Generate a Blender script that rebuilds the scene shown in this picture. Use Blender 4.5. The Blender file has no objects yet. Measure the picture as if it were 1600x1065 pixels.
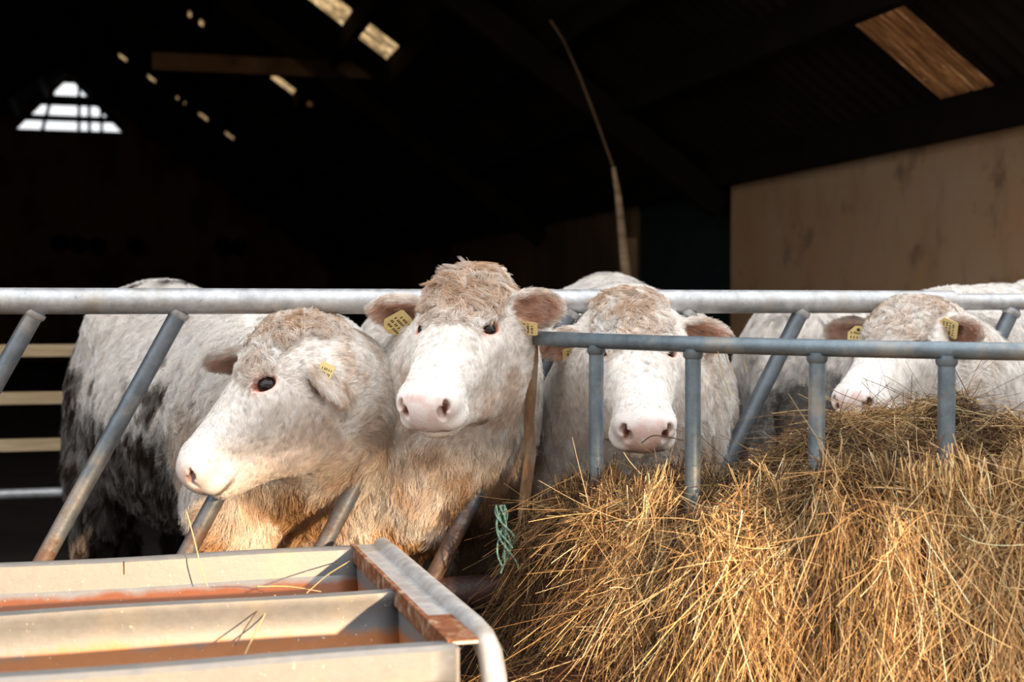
import bpy, bmesh, math, random
import numpy as np
from mathutils import Vector, Matrix, kdtree

FUR = 1.0            # strand density factor

# ------------------------------------------------------------------ camera, light, exposure
C = bpy.context.scene.collection
S = bpy.context.scene
FPX = 2130.0
HORIZON = 478.0
cam_d = bpy.data.cameras.new('camera')
cam = bpy.data.objects.new('camera', cam_d); C.objects.link(cam)
cam.location = (0, 0, 1.30)
cam.rotation_euler = (math.radians(90) - math.atan((532.5 - HORIZON) / FPX), 0, 0)
cam_d.sensor_width = 36; cam_d.lens = FPX / 1600 * 36
cam_d.dof.use_dof = True; cam_d.dof.focus_distance = 3.15; cam_d.dof.aperture_fstop = 3.2
S.camera = cam
S.view_settings.view_transform = 'Standard'; S.view_settings.look = 'None'
S.view_settings.gamma = 1; S.view_settings.use_curve_mapping = False
S.view_settings.exposure = 0.0

w = bpy.data.worlds.new('sky'); S.world = w; w.use_nodes = True
bg = w.node_tree.nodes['Background']
# open sky: paler and dimmer at the horizon, brightest overhead
_t = w.node_tree; _tc = _t.nodes.new('ShaderNodeTexCoord'); _sp = _t.nodes.new('ShaderNodeSeparateXYZ'); _mr = _t.nodes.new('ShaderNodeMapRange')
_t.links.new(_tc.outputs['Generated'], _sp.inputs[0]); _t.links.new(_sp.outputs[2], _mr.inputs[0])
_mr.inputs[1].default_value = 0.0; _mr.inputs[2].default_value = 0.75; _mr.inputs[3].default_value = 0.95; _mr.inputs[4].default_value = 2.75
_t.links.new(_mr.outputs[0], bg.inputs[1])
bg.inputs[0].default_value = (0.95, 0.975, 1.0, 1)

sun_d = bpy.data.lights.new('sun', 'SUN'); sun = bpy.data.objects.new('sun', sun_d); C.objects.link(sun)
SUN = Vector((-0.60, 1.0, -0.21)).normalized()
sun.rotation_euler = SUN.to_track_quat('-Z', 'Y').to_euler()
sun.location = (9, -15, 5)
sun_d.energy = 11.0; sun_d.color = (1.0, 0.69, 0.40); sun_d.angle = math.radians(0.9)
SHADE_Z = 1.06 + 0.21 * (2.4 + 14.0)     # height of the added blocker's lower edge that cuts the sunlight off

# ------------------------------------------------------------------ helpers
A15 = math.radians(15)
UX, UY = math.cos(A15), math.sin(A15)
def W(u, v, z=0.0):
    """barn axes (u along the feed barrier, v into the barn) to world"""
    return Vector((u * UX - v * UY, u * UY + v * UX, z))
def at(px, py, Y):
    """world point at depth Y seen at a place of the photograph (used for measured landmarks)"""
    return Vector(((px - 800) / FPX * Y, Y, 1.30 - (py - HORIZON) / FPX * Y))

def tag(o, label=None, cat=None, group=None, kind=None):
    if label: o['label'] = label
    if cat: o['category'] = cat
    if group: o['group'] = group
    if kind: o['kind'] = kind
    return o
def empty(name, loc, label, cat, group=None):
    o = bpy.data.objects.new(name, None); C.objects.link(o); o.location = loc
    o.empty_display_size = 0.1
    bpy.context.view_layer.update()
    return tag(o, label, cat, group)
def link(name, me, mat, parent=None):
    o = bpy.data.objects.new(name, me); C.objects.link(o)
    if mat: me.materials.append(mat)
    if parent is not None:
        o.parent = parent
        o.matrix_parent_inverse = parent_world(parent).inverted()
    return o
def parent_world(p):
    m = Matrix.LocRotScale(p.location, p.rotation_euler, p.scale)
    if p.parent: m = parent_world(p.parent) @ p.matrix_parent_inverse @ m
    return m
def mesh_np(name, V, F, smooth=True):
    me = bpy.data.meshes.new(name)
    me.from_pydata([tuple(map(float, v)) for v in V], [], [tuple(map(int, f)) for f in F])
    if smooth: me.polygons.foreach_set('use_smooth', [True] * len(me.polygons))
    me.update()
    return me
class MB:
    def __init__(self): self.V = []; self.F = []
    def add(self, V, F):
        n = len(self.V); self.V += [tuple(v) for v in V]; self.F += [tuple(i + n for i in f) for f in F]
        return self
    def hexa(self, p):     # 8 points: bottom 4 ccw, top 4 ccw
        return self.add(p, [(3, 2, 1, 0), (4, 5, 6, 7), (0, 1, 5, 4), (1, 2, 6, 5), (2, 3, 7, 6), (3, 0, 4, 7)])
    def box(self, u0, u1, v0, v1, z0, z1, fr=W):
        return self.hexa([fr(u0, v0, z0), fr(u1, v0, z0), fr(u1, v1, z0), fr(u0, v1, z0),
                          fr(u0, v0, z1), fr(u1, v0, z1), fr(u1, v1, z1), fr(u0, v1, z1)])
    def beam(self, a, b, w_, h, up=(0, 0, 1)):
        a, b = Vector(a), Vector(b); d = (b - a).normalized(); up = Vector(up)
        s = d.cross(up).normalized() * w_ / 2; t = s.cross(d).normalized() * h / 2
        return self.hexa([a - s - t, a + s - t, b + s - t, b - s - t, a - s + t, a + s + t, b + s + t, b - s + t])
    def tube(self, pts, r, n=20, cap=True):
        pts = [Vector(p) for p in pts]; rs = r if isinstance(r, (list, tuple)) else [r] * len(pts)
        V, F = [], []
        up = Vector((0.13, 0.21, 1)); prev = None
        for i, p in enumerate(pts):
            d = (pts[min(i + 1, len(pts) - 1)] - pts[max(i - 1, 0)]).normalized()
            if prev is None: s = d.orthogonal().normalized()
            else: s = (prev - d * prev.dot(d)).normalized()
            prev = s; t = d.cross(s)
            for k in range(n):
                a = 2 * math.pi * k / n
                V.append(p + (s * math.cos(a) + t * math.sin(a)) * rs[i])
        for i in range(len(pts) - 1):
            for k in range(n):
                F.append((i * n + k, i * n + (k + 1) % n, (i + 1) * n + (k + 1) % n, (i + 1) * n + k))
        if cap:
            F.append(tuple(range(n - 1, -1, -1))); F.append(tuple((len(pts) - 1) * n + k for k in range(n)))
        return self.add(V, F)
    def build(self, name, mat, parent=None, smooth=False, bevel=0.0):
        me = bpy.data.meshes.new(name); me.from_pydata(self.V, [], self.F); me.update()
        bm = bmesh.new(); bm.from_mesh(me)
        bmesh.ops.recalc_face_normals(bm, faces=bm.faces)
        if bevel: bmesh.ops.bevel(bm, geom=[e for e in bm.edges], offset=bevel, segments=2, affect='EDGES', profile=0.6)
        if smooth:
            for f in bm.faces: f.smooth = True
            for e in bm.edges:
                if len(e.link_faces) == 2 and e.calc_face_angle(0) > 0.7: e.smooth = False
        bm.to_mesh(me); bm.free()
        return link(name, me, mat, parent)

# ------------------------------------------------------------------ materials
class NT:
    def __init__(self, name, rough=0.6, metal=0.0, spec=0.3):
        self.m = bpy.data.materials.new(name); self.m.use_nodes = True
        self.t = self.m.node_tree; self.b = self.t.nodes['Principled BSDF']
        self.b.inputs['Roughness'].default_value = rough; self.b.inputs['Metallic'].default_value = metal
        self.b.inputs['Specular IOR Level'].default_value = spec
        self.tc = self.t.nodes.new('ShaderNodeTexCoord')
    def n(self, typ, **kw):
        x = self.t.nodes.new(typ)
        for k, v in kw.items(): setattr(x, k, v)
        return x
    def l(self, a, b): self.t.links.new(a, b)
    def noise(self, scale, detail=5, rough=0.6, stretch=None, coord='Object', dist=0.0):
        nz = self.n('ShaderNodeTexNoise'); nz.inputs['Scale'].default_value = scale
        nz.inputs['Detail'].default_value = detail; nz.inputs['Roughness'].default_value = rough
        nz.inputs['Distortion'].default_value = dist
        src = self.tc.outputs[coord]
        if stretch:
            mp = self.n('ShaderNodeMapping', vector_type='TEXTURE'); mp.inputs['Rotation'].default_value = (0, 0, A15); mp.inputs['Scale'].default_value = tuple(1 / x for x in stretch)
            self.l(src, mp.inputs[0]); src = mp.outputs[0]
        self.l(src, nz.inputs['Vector']); return nz.outputs['Fac']
    def ramp(self, fac, stops, interp='LINEAR'):
        r = self.n('ShaderNodeValToRGB'); r.color_ramp.interpolation = interp
        e = r.color_ramp.elements
        while len(e) < len(stops): e.new(0.5)
        for el, (p, c) in zip(e, stops):
            el.position = p; el.color = (c, c, c, 1) if isinstance(c, (int, float)) else (*c, 1)
        self.l(fac, r.inputs[0]); return r.outputs[0]
    def mix(self, fac, a, b, mode='MIX'):
        x = self.n('ShaderNodeMix', data_type='RGBA', blend_type=mode)
        for sock, v in ((x.inputs[0], fac), (x.inputs[6], a), (x.inputs[7], b)):
            if isinstance(v, (int, float)): sock.default_value = v
            elif isinstance(v, tuple): sock.default_value = (*v, 1)
            else: self.l(v, sock)
        return x.outputs[2]
    def zramp(self, z0, z1, coord='Object'):
        s = self.n('ShaderNodeSeparateXYZ'); self.l(self.tc.outputs[coord], s.inputs[0])
        m = self.n('ShaderNodeMapRange'); m.inputs[1].default_value = z0; m.inputs[2].default_value = z1
        self.l(s.outputs[2], m.inputs[0]); return m.outputs[0]
    def math(self, op, a, b=0.0):
        x = self.n('ShaderNodeMath', operation=op)
        for i, v in enumerate((a, b)):
            if isinstance(v, (int, float)): x.inputs[i].default_value = v
            else: self.l(v, x.inputs[i])
        return x.outputs[0]
    def base(self, c):
        if isinstance(c, tuple): self.b.inputs['Base Color'].default_value = (*c, 1)
        else: self.l(c, self.b.inputs['Base Color'])
        return self
    def rough(self, f, lo, hi):
        m = self.n('ShaderNodeMapRange'); m.inputs[3].default_value = lo; m.inputs[4].default_value = hi
        self.l(f, m.inputs[0]); self.l(m.outputs[0], self.b.inputs['Roughness'])
    def bump(self, f, s=0.3, d=0.01):
        b = self.n('ShaderNodeBump'); b.inputs['Strength'].default_value = s; b.inputs['Distance'].default_value = d
        self.l(f, b.inputs['Height']); self.l(b.outputs[0], self.b.inputs['Normal'])

def galv(name, muddy=0.0, mud_z=(0.55, 0.95), tint=(0.56, 0.58, 0.60)):
    a = NT(name, 0.42, 0.55, 0.5)
    n1 = a.noise(26, 6, 0.7); n2 = a.noise(7, 4, 0.6); n3 = a.noise(90, 4, 0.7)
    c = a.mix(a.ramp(n1, [(0.35, 0.0), (0.68, 1.0)]), tuple(x * 0.62 for x in tint), tint)
    c = a.mix(a.ramp(n2, [(0.55, 0.0), (0.72, 0.7)]), c, (0.42, 0.36, 0.29))
    c = a.mix(a.ramp(n3, [(0.66, 0.0), (0.74, 0.8)]), c, (0.12, 0.08, 0.06))
    if muddy:
        zr = a.zramp(*mud_z); nn = a.noise(14, 6, 0.75)
        f = a.ramp(a.math('ADD', a.math('SUBTRACT', 1.0, zr), a.math('MULTIPLY', a.math('SUBTRACT', nn, 0.5), 1.6)),
                   [(0.45, 0.0), (0.75, muddy)])
        c = a.mix(f, c, a.mix(n1, (0.05, 0.026, 0.018), (0.14, 0.08, 0.055)))
        inv = a.math('SUBTRACT', 0.55, a.math('MULTIPLY', f, 0.55)); a.l(inv, a.b.inputs['Metallic'])
    a.base(c); a.rough(n1, 0.32, 0.6); a.bump(n3, 0.25, 0.003)
    return a.m
M = {}
M['galv'] = galv('galvanised_steel', tint=(0.62, 0.63, 0.64))
M['bar'] = galv('muddy_steel', 0.95, (0.55, 1.05), (0.19, 0.22, 0.25))
M['feeder'] = galv('feeder_steel', 0.0, tint=(0.20, 0.25, 0.285))
a = NT('mud_pipe', 0.5, 0.0, 0.4); n = a.noise(16, 6, 0.7)
a.base(a.ramp(n, [(0.3, (0.02, 0.011, 0.010)), (0.6, (0.06, 0.03, 0.026)), (0.85, (0.16, 0.09, 0.07))])); a.bump(n, 0.6, 0.01); M['mudpipe'] = a.m
a = NT('rusty_strap', 0.75, 0.2); n = a.noise(22, 6, 0.7, (1, 1, 0.3))
a.base(a.ramp(n, [(0.3, (0.10, 0.045, 0.02)), (0.55, (0.22, 0.13, 0.07)), (0.75, (0.30, 0.26, 0.20))])); M['strap'] = a.m
# trough: galvanised above, rust stain low on the walls
def trough_mat(name, zlo, zhi, col_rust=(0.30, 0.085, 0.018)):
    a = NT(name, 0.5, 0.25, 0.4)
    n1 = a.noise(9, 6, 0.65); n2 = a.noise(38, 6, 0.7); n3 = a.noise(120, 3, 0.6)
    c = a.mix(n2, (0.13, 0.135, 0.14), (0.235, 0.242, 0.25))
    c = a.mix(a.ramp(n1, [(0.5, 0.0), (0.75, 0.5)]), c, (0.30, 0.25, 0.18))
    f = a.ramp(a.math('ADD', a.zramp(zhi, zlo), a.math('MULTIPLY', a.math('SUBTRACT', n1, 0.5), 0.8)), [(0.35, 0.0), (0.6, 0.95)])
    c = a.mix(f, c, a.mix(n2, col_rust, tuple(min(.5, x * 1.5) for x in col_rust)))
    c = a.mix(a.ramp(n3, [(0.68, 0.0), (0.75, 0.9)]), c, (0.72, 0.62, 0.45))
    a.base(c); a.rough(n2, 0.38, 0.62); a.bump(n2, 0.15, 0.004)
    return a.m
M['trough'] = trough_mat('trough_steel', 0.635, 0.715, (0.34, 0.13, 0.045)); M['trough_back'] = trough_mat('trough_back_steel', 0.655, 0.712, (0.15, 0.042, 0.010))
M['trough_out'] = trough_mat('trough_lip_steel', 0.30, 0.5)
a = NT('rust', 0.7, 0.1); n = a.noise(30, 6, 0.7)
a.base(a.ramp(n, [(0.3, (0.10, 0.03, 0.014)), (0.5, (0.20, 0.075, 0.03)), (0.64, (0.36, 0.27, 0.2)), (0.8, (0.6, 0.5, 0.36))])); a.bump(n, 0.4, 0.004); M['rust'] = a.m
a = NT('trough_residue', 0.55); n = a.noise(12, 6, 0.7)
a.base(a.ramp(n, [(0.35, (0.035, 0.012, 0.006)), (0.7, (0.16, 0.06, 0.02))])); M['residue'] = a.m
# barn
a = NT('barn_floor', 0.9); n = a.noise(3, 6, 0.7)
a.base(a.ramp(n, [(0.3, (0.008, 0.005, 0.004)), (0.7, (0.028, 0.018, 0.012))])); M['floor'] = a.m
a = NT('yard', 0.9); n = a.noise(2, 6, 0.7)
a.base(a.ramp(n, [(0.3, (0.10, 0.085, 0.07)), (0.7, (0.2, 0.17, 0.14))])); M['yard'] = a.m
a = NT('rendered_wall', 0.95); n1 = a.noise(1.1, 6, 0.6); n2 = a.noise(5, 6, 0.7, (1, 1, 0.4)); n3 = a.noise(2.3, 5, 0.6)
c = a.mix(a.ramp(n1, [(0.3, 0.0), (0.7, 1.0)]), (0.55, 0.29, 0.135), (0.55, 0.37, 0.23))
c = a.mix(a.ramp(n2, [(0.5, 0.0), (0.75, 0.55)]), c, (0.30, 0.18, 0.10))
c = a.mix(a.ramp(n3, [(0.58, 0.0), (0.70, 0.75)]), c, (0.13, 0.08, 0.06))
a.base(c); a.bump(n2, 0.3, 0.02); M['render'] = a.m
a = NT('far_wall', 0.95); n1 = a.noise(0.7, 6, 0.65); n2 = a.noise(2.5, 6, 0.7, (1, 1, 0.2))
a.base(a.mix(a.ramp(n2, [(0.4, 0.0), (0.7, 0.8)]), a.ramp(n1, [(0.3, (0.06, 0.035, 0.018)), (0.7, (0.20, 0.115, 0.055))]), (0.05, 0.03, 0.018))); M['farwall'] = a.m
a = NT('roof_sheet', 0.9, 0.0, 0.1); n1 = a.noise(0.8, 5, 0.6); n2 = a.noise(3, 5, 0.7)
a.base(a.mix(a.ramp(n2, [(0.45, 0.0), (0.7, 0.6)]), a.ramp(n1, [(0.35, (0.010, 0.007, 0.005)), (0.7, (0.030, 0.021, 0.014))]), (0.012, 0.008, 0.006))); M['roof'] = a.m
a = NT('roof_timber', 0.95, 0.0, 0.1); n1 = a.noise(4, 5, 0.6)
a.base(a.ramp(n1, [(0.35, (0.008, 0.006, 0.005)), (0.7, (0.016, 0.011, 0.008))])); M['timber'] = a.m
a = NT('pale_timber', 0.9); n1 = a.noise(8, 5, 0.6, (0.3, 0.3, 3))
a.base(a.ramp(n1, [(0.35, (0.20, 0.13, 0.07)), (0.7, (0.42, 0.30, 0.18))])); M['pale'] = a.m
a = NT('fence_board', 0.9); n1 = a.noise(8, 5, 0.6, (0.3, 0.3, 3))
a.base(a.ramp(n1, [(0.35, (0.42, 0.30, 0.17)), (0.7, (0.62, 0.48, 0.30))])); M['board'] = a.m
a = NT('beam_wood', 0.9); n1 = a.noise(3, 5, 0.6)
a.base(a.ramp(n1, [(0.35, (0.08, 0.045, 0.022)), (0.7, (0.17, 0.10, 0.05))])); M['beam'] = a.m
a = NT('green_sheet', 0.7); n1 = a.noise(3, 5, 0.6)
a.base(a.ramp(n1, [(0.35, (0.008, 0.018, 0.017)), (0.7, (0.016, 0.032, 0.030))])); M['green'] = a.m
a = NT('black_hole', 1.0, 0, 0); a.base((0.004, 0.003, 0.003)); M['black'] = a.m
# translucent roof light: daylight filters through dirty grp sheet
def roof_light(name, c0, c1, streak):
    a = NT(name); t = a.t
    n1 = a.noise(3.5, 6, 0.8, streak); n2 = a.noise(7.5, 5, 0.8, streak); n3 = a.noise(12, 3, 0.6)
    c = a.ramp(n1, [(0.42, tuple(x * .35 for x in c0)), (0.56, c0), (0.72, c1)])
    c = a.mix(a.ramp(n2, [(0.45, 0.0), (0.58, 0.9)]), c, tuple(x * .22 for x in c0))
    c = a.mix(a.ramp(n3, [(0.70, 0.0), (0.76, 0.8)]), c, tuple(min(1, x * 2.2) for x in c1))
    tr = a.n('ShaderNodeBsdfTranslucent'); a.l(c, tr.inputs[0])
    df = a.n('ShaderNodeBsdfDiffuse'); df.inputs[0].default_value = (0.05, 0.03, 0.02, 1)
    mx = a.n('ShaderNodeMixShader'); mx.inputs[0].default_value = 0.92
    a.l(df.outputs[0], mx.inputs[1]); a.l(tr.outputs[0], mx.inputs[2])
    a.l(mx.outputs[0], t.nodes['Material Output'].inputs[0])
    return a.m
M['sky_near'] = roof_light('rusty_roof_light', (0.085, 0.034, 0.012), (0.23, 0.125, 0.052), (.35, 9, 1))
M['sky_far'] = roof_light('pale_roof_light', (0.55, 0.36, 0.17), (0.75, 0.60, 0.38), None)

# ------------------------------------------------------------------ numpy noise
def _h(i, j, k, seed):
    x = (i * 374761393 + j * 668265263 + k * 2147483647 + seed * 1274126177) & 0xffffffff
    x = ((x ^ (x >> 13)) * 1274126177) & 0xffffffff
    x = ((x ^ (x >> 16)) * 2246822519) & 0xffffffff
    return ((x ^ (x >> 15)) & 0xffff) / 65535.0
def vnoise(P, scale, seed=0):
    Q = np.asarray(P, float) * scale + 1000.0
    I = np.floor(Q).astype(np.int64); f = Q - I; f = f * f * (3 - 2 * f)
    r = 0
    for dx in (0, 1):
        for dy in (0, 1):
            for dz in (0, 1):
                wgt = (f[:, 0] if dx else 1 - f[:, 0]) * (f[:, 1] if dy else 1 - f[:, 1]) * (f[:, 2] if dz else 1 - f[:, 2])
                r = r + wgt * _h(I[:, 0] + dx, I[:, 1] + dy, I[:, 2] + dz, seed)
    return r
def fnoise(P, scale, seed=0, oct=3):
    r = 0; a_ = 0.5; t = 0
    for o in range(oct):
        r = r + a_ * vnoise(P, scale * 2 ** o, seed + o * 17); t += a_; a_ *= 0.5
    return r / t
def sstep(x, a_, b_):
    t = np.clip((x - a_) / (b_ - a_), 0, 1); return t * t * (3 - 2 * t)
def nrm(x): return x / np.maximum(np.linalg.norm(x, axis=-1, keepdims=True), 1e-9)

# ------------------------------------------------------------------ implicit surfaces
class Prim:
    """one blob: kind 'e' ellipsoid (c, R, r) or 'c' tapered capsule (a, b, r1, r2, lateral squash)"""
    def __init__(self, kind, k=0.03, op='+', **p): self.kind, self.k, self.op, self.p = kind, k, op, p
    def bound(self):
        p = self.p
        if self.kind == 'e': return p['c'], max(p['r'])
        return (p['a'] + p['b']) / 2, np.linalg.norm(p['a'] - p['b']) / 2 + max(p['r1'], p['r2'])
    def dist(self, X, Y, Z):
        p = self.p
        if self.kind == 'e':
            c, R, r = p['c'], p['R'], p['r']
            x, y, z = X - c[0], Y - c[1], Z - c[2]
            q = [x * R[0, i] + y * R[1, i] + z * R[2, i] for i in range(3)]
            k0 = np.sqrt(sum((q[i] / r[i]) ** 2 for i in range(3)))
            k1 = np.sqrt(sum((q[i] / r[i] ** 2) ** 2 for i in range(3)))
            return k0 * (k0 - 1) / np.maximum(k1, 1e-6)
        a_, b_ = p['a'], p['b']; d = b_ - a_
        t = np.clip(((X - a_[0]) * d[0] + (Y - a_[1]) * d[1] + (Z - a_[2]) * d[2]) / max(d @ d, 1e-9), 0, 1)
        return np.sqrt((X - a_[0] - t * d[0]) ** 2 + (Y - a_[1] - t * d[1]) ** 2 + (Z - a_[2] - t * d[2]) ** 2) - (p['r1'] + (p['r2'] - p['r1']) * t)
def field(prims, lo, hi, h):
    ax = [np.arange(lo[i], hi[i] + h, h) for i in range(3)]
    f = np.full([len(x) for x in ax], 0.5, np.float32)
    for pr in prims:
        c, r = pr.bound(); m = r + pr.k + 0.03
        sl = []
        for i in range(3):
            i0 = max(0, int((c[i] - m - lo[i]) / h)); i1 = min(len(ax[i]), int((c[i] + m - lo[i]) / h) + 2)
            sl.append(slice(i0, i1))
        if any(s.stop <= s.start for s in sl): continue
        X, Y, Z = np.meshgrid(*[ax[i][sl[i]] for i in range(3)], indexing='ij', sparse=True)
        d = pr.dist(X, Y, Z).astype(np.float32); g = f[tuple(sl)]; k = pr.k
        if pr.op == '+':
            hh = np.clip(0.5 + 0.5 * (d - g) / k, 0, 1); f[tuple(sl)] = d * (1 - hh) + g * hh - k * hh * (1 - hh)
        else:
            hh = np.clip(0.5 - 0.5 * (d + g) / k, 0, 1); f[tuple(sl)] = g * (1 - hh) - d * hh + k * hh * (1 - hh)
    return f
def nets(f, lo, h):
    s = f < 0
    nx, ny, nz = f.shape
    corners = [(i, j, k) for i in (0, 1) for j in (0, 1) for k in (0, 1)]
    cnt = np.zeros((nx - 1, ny - 1, nz - 1), np.int8)
    for i, j, k in corners: cnt += s[i:nx - 1 + i, j:ny - 1 + j, k:nz - 1 + k]
    act = np.argwhere((cnt > 0) & (cnt < 8))
    idx = np.full((nx - 1, ny - 1, nz - 1), -1, np.int64); idx[act[:, 0], act[:, 1], act[:, 2]] = np.arange(len(act))
    acc = np.zeros((len(act), 3)); num = np.zeros(len(act))
    for ca in corners:
        for d in range(3):
            if ca[d]: continue
            cb = list(ca); cb[d] = 1
            fa = f[act[:, 0] + ca[0], act[:, 1] + ca[1], act[:, 2] + ca[2]].astype(float)
            fb = f[act[:, 0] + cb[0], act[:, 1] + cb[1], act[:, 2] + cb[2]].astype(float)
            m = (fa < 0) != (fb < 0)
            t = np.where(m, fa / np.where(m, fa - fb, 1), 0)
            P = np.tile(np.array(ca, float), (len(act), 1)); P[:, d] += t
            acc += P * m[:, None]; num += m
    V = (act + acc / num[:, None]) * h + np.asarray(lo)
    Q = []
    for d in range(3):
        e, g = (d + 1) % 3, (d + 2) % 3
        a_ = np.argwhere(np.diff(s.astype(np.int8), axis=d) != 0)
        a_ = a_[(a_[:, e] > 0) & (a_[:, g] > 0) & (a_[:, e] < f.shape[e] - 1) & (a_[:, g] < f.shape[g] - 1)]
        def at_(de, dg):
            b_ = a_.copy(); b_[:, e] -= de; b_[:, g] -= dg
            return idx[b_[:, 0], b_[:, 1], b_[:, 2]]
        q = np.stack([at_(1, 1), at_(0, 1), at_(0, 0), at_(1, 0)], 1)
        flip = ~s[a_[:, 0], a_[:, 1], a_[:, 2]]
        q[flip] = q[flip][:, ::-1]
        Q.append(q)
    return V, np.concatenate(Q)
def vnormals(V, F):
    n_ = np.cross(V[F[:, 2]] - V[F[:, 0]], V[F[:, 3]] - V[F[:, 1]])
    N = np.zeros_like(V)
    for i in range(4): np.add.at(N, F[:, i], n_)
    return nrm(N)

# ------------------------------------------------------------------ cows
def v3(*a_): return np.array(a_, float)
class Cow: pass

def head_frame(poll, phi, pitch, roll=0.0):
    ph, pi_ = math.radians(phi), math.radians(pitch)
    Fh = v3(-math.sin(ph), -math.cos(ph), 0)
    nn = Fh * math.cos(pi_) - v3(0, 0, math.sin(pi_)); ff = Fh * math.sin(pi_) + v3(0, 0, math.cos(pi_))
    xx = np.cross(nn, ff)
    if roll:
        r = math.radians(roll); xx, ff = xx * math.cos(r) + ff * math.sin(r), ff * math.cos(r) - xx * math.sin(r)
    return np.stack([xx, nn, ff], 1)      # columns: right, towards nose, face outward

EYE = v3(0.095, 0.184, -0.042)
EYE_N = nrm(v3(0.70, 0.06, 0.71))
def eye_axes(sx):
    n_ = EYE_N * v3(sx, 1, 1); y_ = nrm(v3(0, 1, 0) - n_ * n_[1]); d_ = nrm(v3(0, 0, 1) - n_ * n_[2]); d_ = nrm(d_ - y_ * (d_ @ y_)); y_ = y_ * 0.84 + d_ * 0.54; return np.stack([n_, y_, np.cross(n_, y_)], 1)
def head_prims(o, R, s, ears):
    T = lambda p: o + R @ (v3(*p) * s)
    P = []
    def ell(c, r, k=0.03, op='+', rot=None):
        Rr = R if rot is None else R @ rot
        P.append(Prim('e', k * s, op, c=T(c), R=Rr, r=v3(*r) * s))
    def cap(a_, b_, r1, r2, k=0.03, op='+'):
        P.append(Prim('c', k * s, op, a=T(a_), b=T(b_), r1=r1 * s, r2=r2 * s))
    def rx(d): c_, s_ = math.cos(math.radians(d)), math.sin(math.radians(d)); return np.array([[1, 0, 0], [0, c_, -s_], [0, s_, c_]])
    def rz(d): c_, s_ = math.cos(math.radians(d)), math.sin(math.radians(d)); return np.array([[c_, -s_, 0], [s_, c_, 0], [0, 0, 1]])
    ell((0, 0.075, -0.095), (0.112, 0.105, 0.095), 0.03)                # cranium
    ell((0, 0.03, -0.045), (0.088, 0.055, 0.055), 0.05)                 # poll
    ell((0, 0.16, -0.070), (0.096, 0.125, 0.066), 0.04)                 # broad forehead
    cap((0, 0.20, -0.085), (0, 0.43, -0.078), 0.078, 0.062, 0.05)       # nasal bridge
    cap((0, 0.20, -0.135), (0, 0.42, -0.112), 0.092, 0.056, 0.05)
    for sx in (-1, 1):
        cap((sx * 0.045, 0.24, -0.058), (sx * 0.030, 0.42, -0.055), 0.040, 0.034, 0.04)
        ell((sx * 0.056, 0.175, -0.185), (0.050, 0.122, 0.108), 0.05)   # cheek
        cap((sx * 0.044, 0.13, -0.262), (sx * 0.034, 0.27, -0.236), 0.048, 0.044, 0.04)
        cap((sx * 0.034, 0.27, -0.236), (sx * 0.018, 0.41, -0.160), 0.044, 0.036, 0.05)   # lower jaw
        ell((sx * 0.078, 0.125, -0.048), (0.028, 0.034, 0.026), 0.03)   # brow
        cap((sx * 0.095, 0.21, -0.082), (sx * 0.065, 0.33, -0.098), 0.026, 0.018, 0.04)   # cheek bone
    ell((0, 0.440, -0.088), (0.082, 0.058, 0.066), 0.035)               # muzzle
    ell((0, 0.468, -0.075), (0.062, 0.036, 0.048), 0.025)
    for sx in (-1, 1):
        ell((sx * 0.056, 0.452, -0.064), (0.028, 0.038, 0.032), 0.02)   # nostril wing
        ell((sx * 0.055, 0.445, -0.118), (0.036, 0.045, 0.028), 0.02)   # upper lip
    ell((0, 0.435, -0.158), (0.055, 0.046, 0.027), 0.016)               # chin and lower lip
    # mouth line
    for sx in (-1, 1):
        cap((0, 0.492, -0.138), (sx * 0.052, 0.455, -0.141), 0.006, 0.006, 0.010, '-')
        cap((sx * 0.052, 0.455, -0.141), (sx * 0.072, 0.39, -0.145), 0.005, 0.003, 0.010, '-')
    # eyes
    for sx in (-1, 1):
        e = v3(sx * EYE[0], EYE[1], EYE[2]); Ee = eye_axes(sx)
        ell(e - Ee[:, 0] * 0.014, (0.025, 0.040, 0.034), 0.02, '+', Ee)
        ell(e + Ee[:, 0] * 0.012, (0.028, 0.031, 0.0215), 0.005, '-', Ee)
        ell(e + Ee[:, 0] * 0.012 + Ee[:, 1] * 0.029, (0.012, 0.010, 0.006), 0.006, '-', Ee)
    # nostrils
    for sx in (-1, 1):
        ell((sx * 0.048, 0.490, -0.068), (0.0100, 0.026, 0.019), 0.008, '-', rz(sx * -28))
        ell((sx * 0.060, 0.476, -0.052), (0.009, 0.022, 0.014), 0.008, '-', rz(sx * -40))
    # ears
    for base, d, n_, L in ears:
        b = T(base); e1 = nrm(v3(*d)); n1 = v3(*n_); n1 = nrm(n1 - e1 * (n1 @ e1)); e2 = np.cross(n1, e1)
        E = np.stack([e1, e2, n1], 1)
        P.append(Prim('c', 0.025 * s, '+', a=b - e1 * 0.03 * s, b=b + e1 * 0.05 * s, r1=0.036 * s, r2=0.024 * s))
        P.append(Prim('e', 0.016 * s, '+', c=b + e1 * L * 0.56 * s, R=E, r=v3(L * 0.50, 0.056, 0.019) * s))
        P.append(Prim('e', 0.008 * s, '-', c=b + e1 * L * 0.58 * s + n1 * 0.019 * s, R=E, r=v3(L * 0.40, 0.042, 0.021) * s))
    return P

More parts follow.
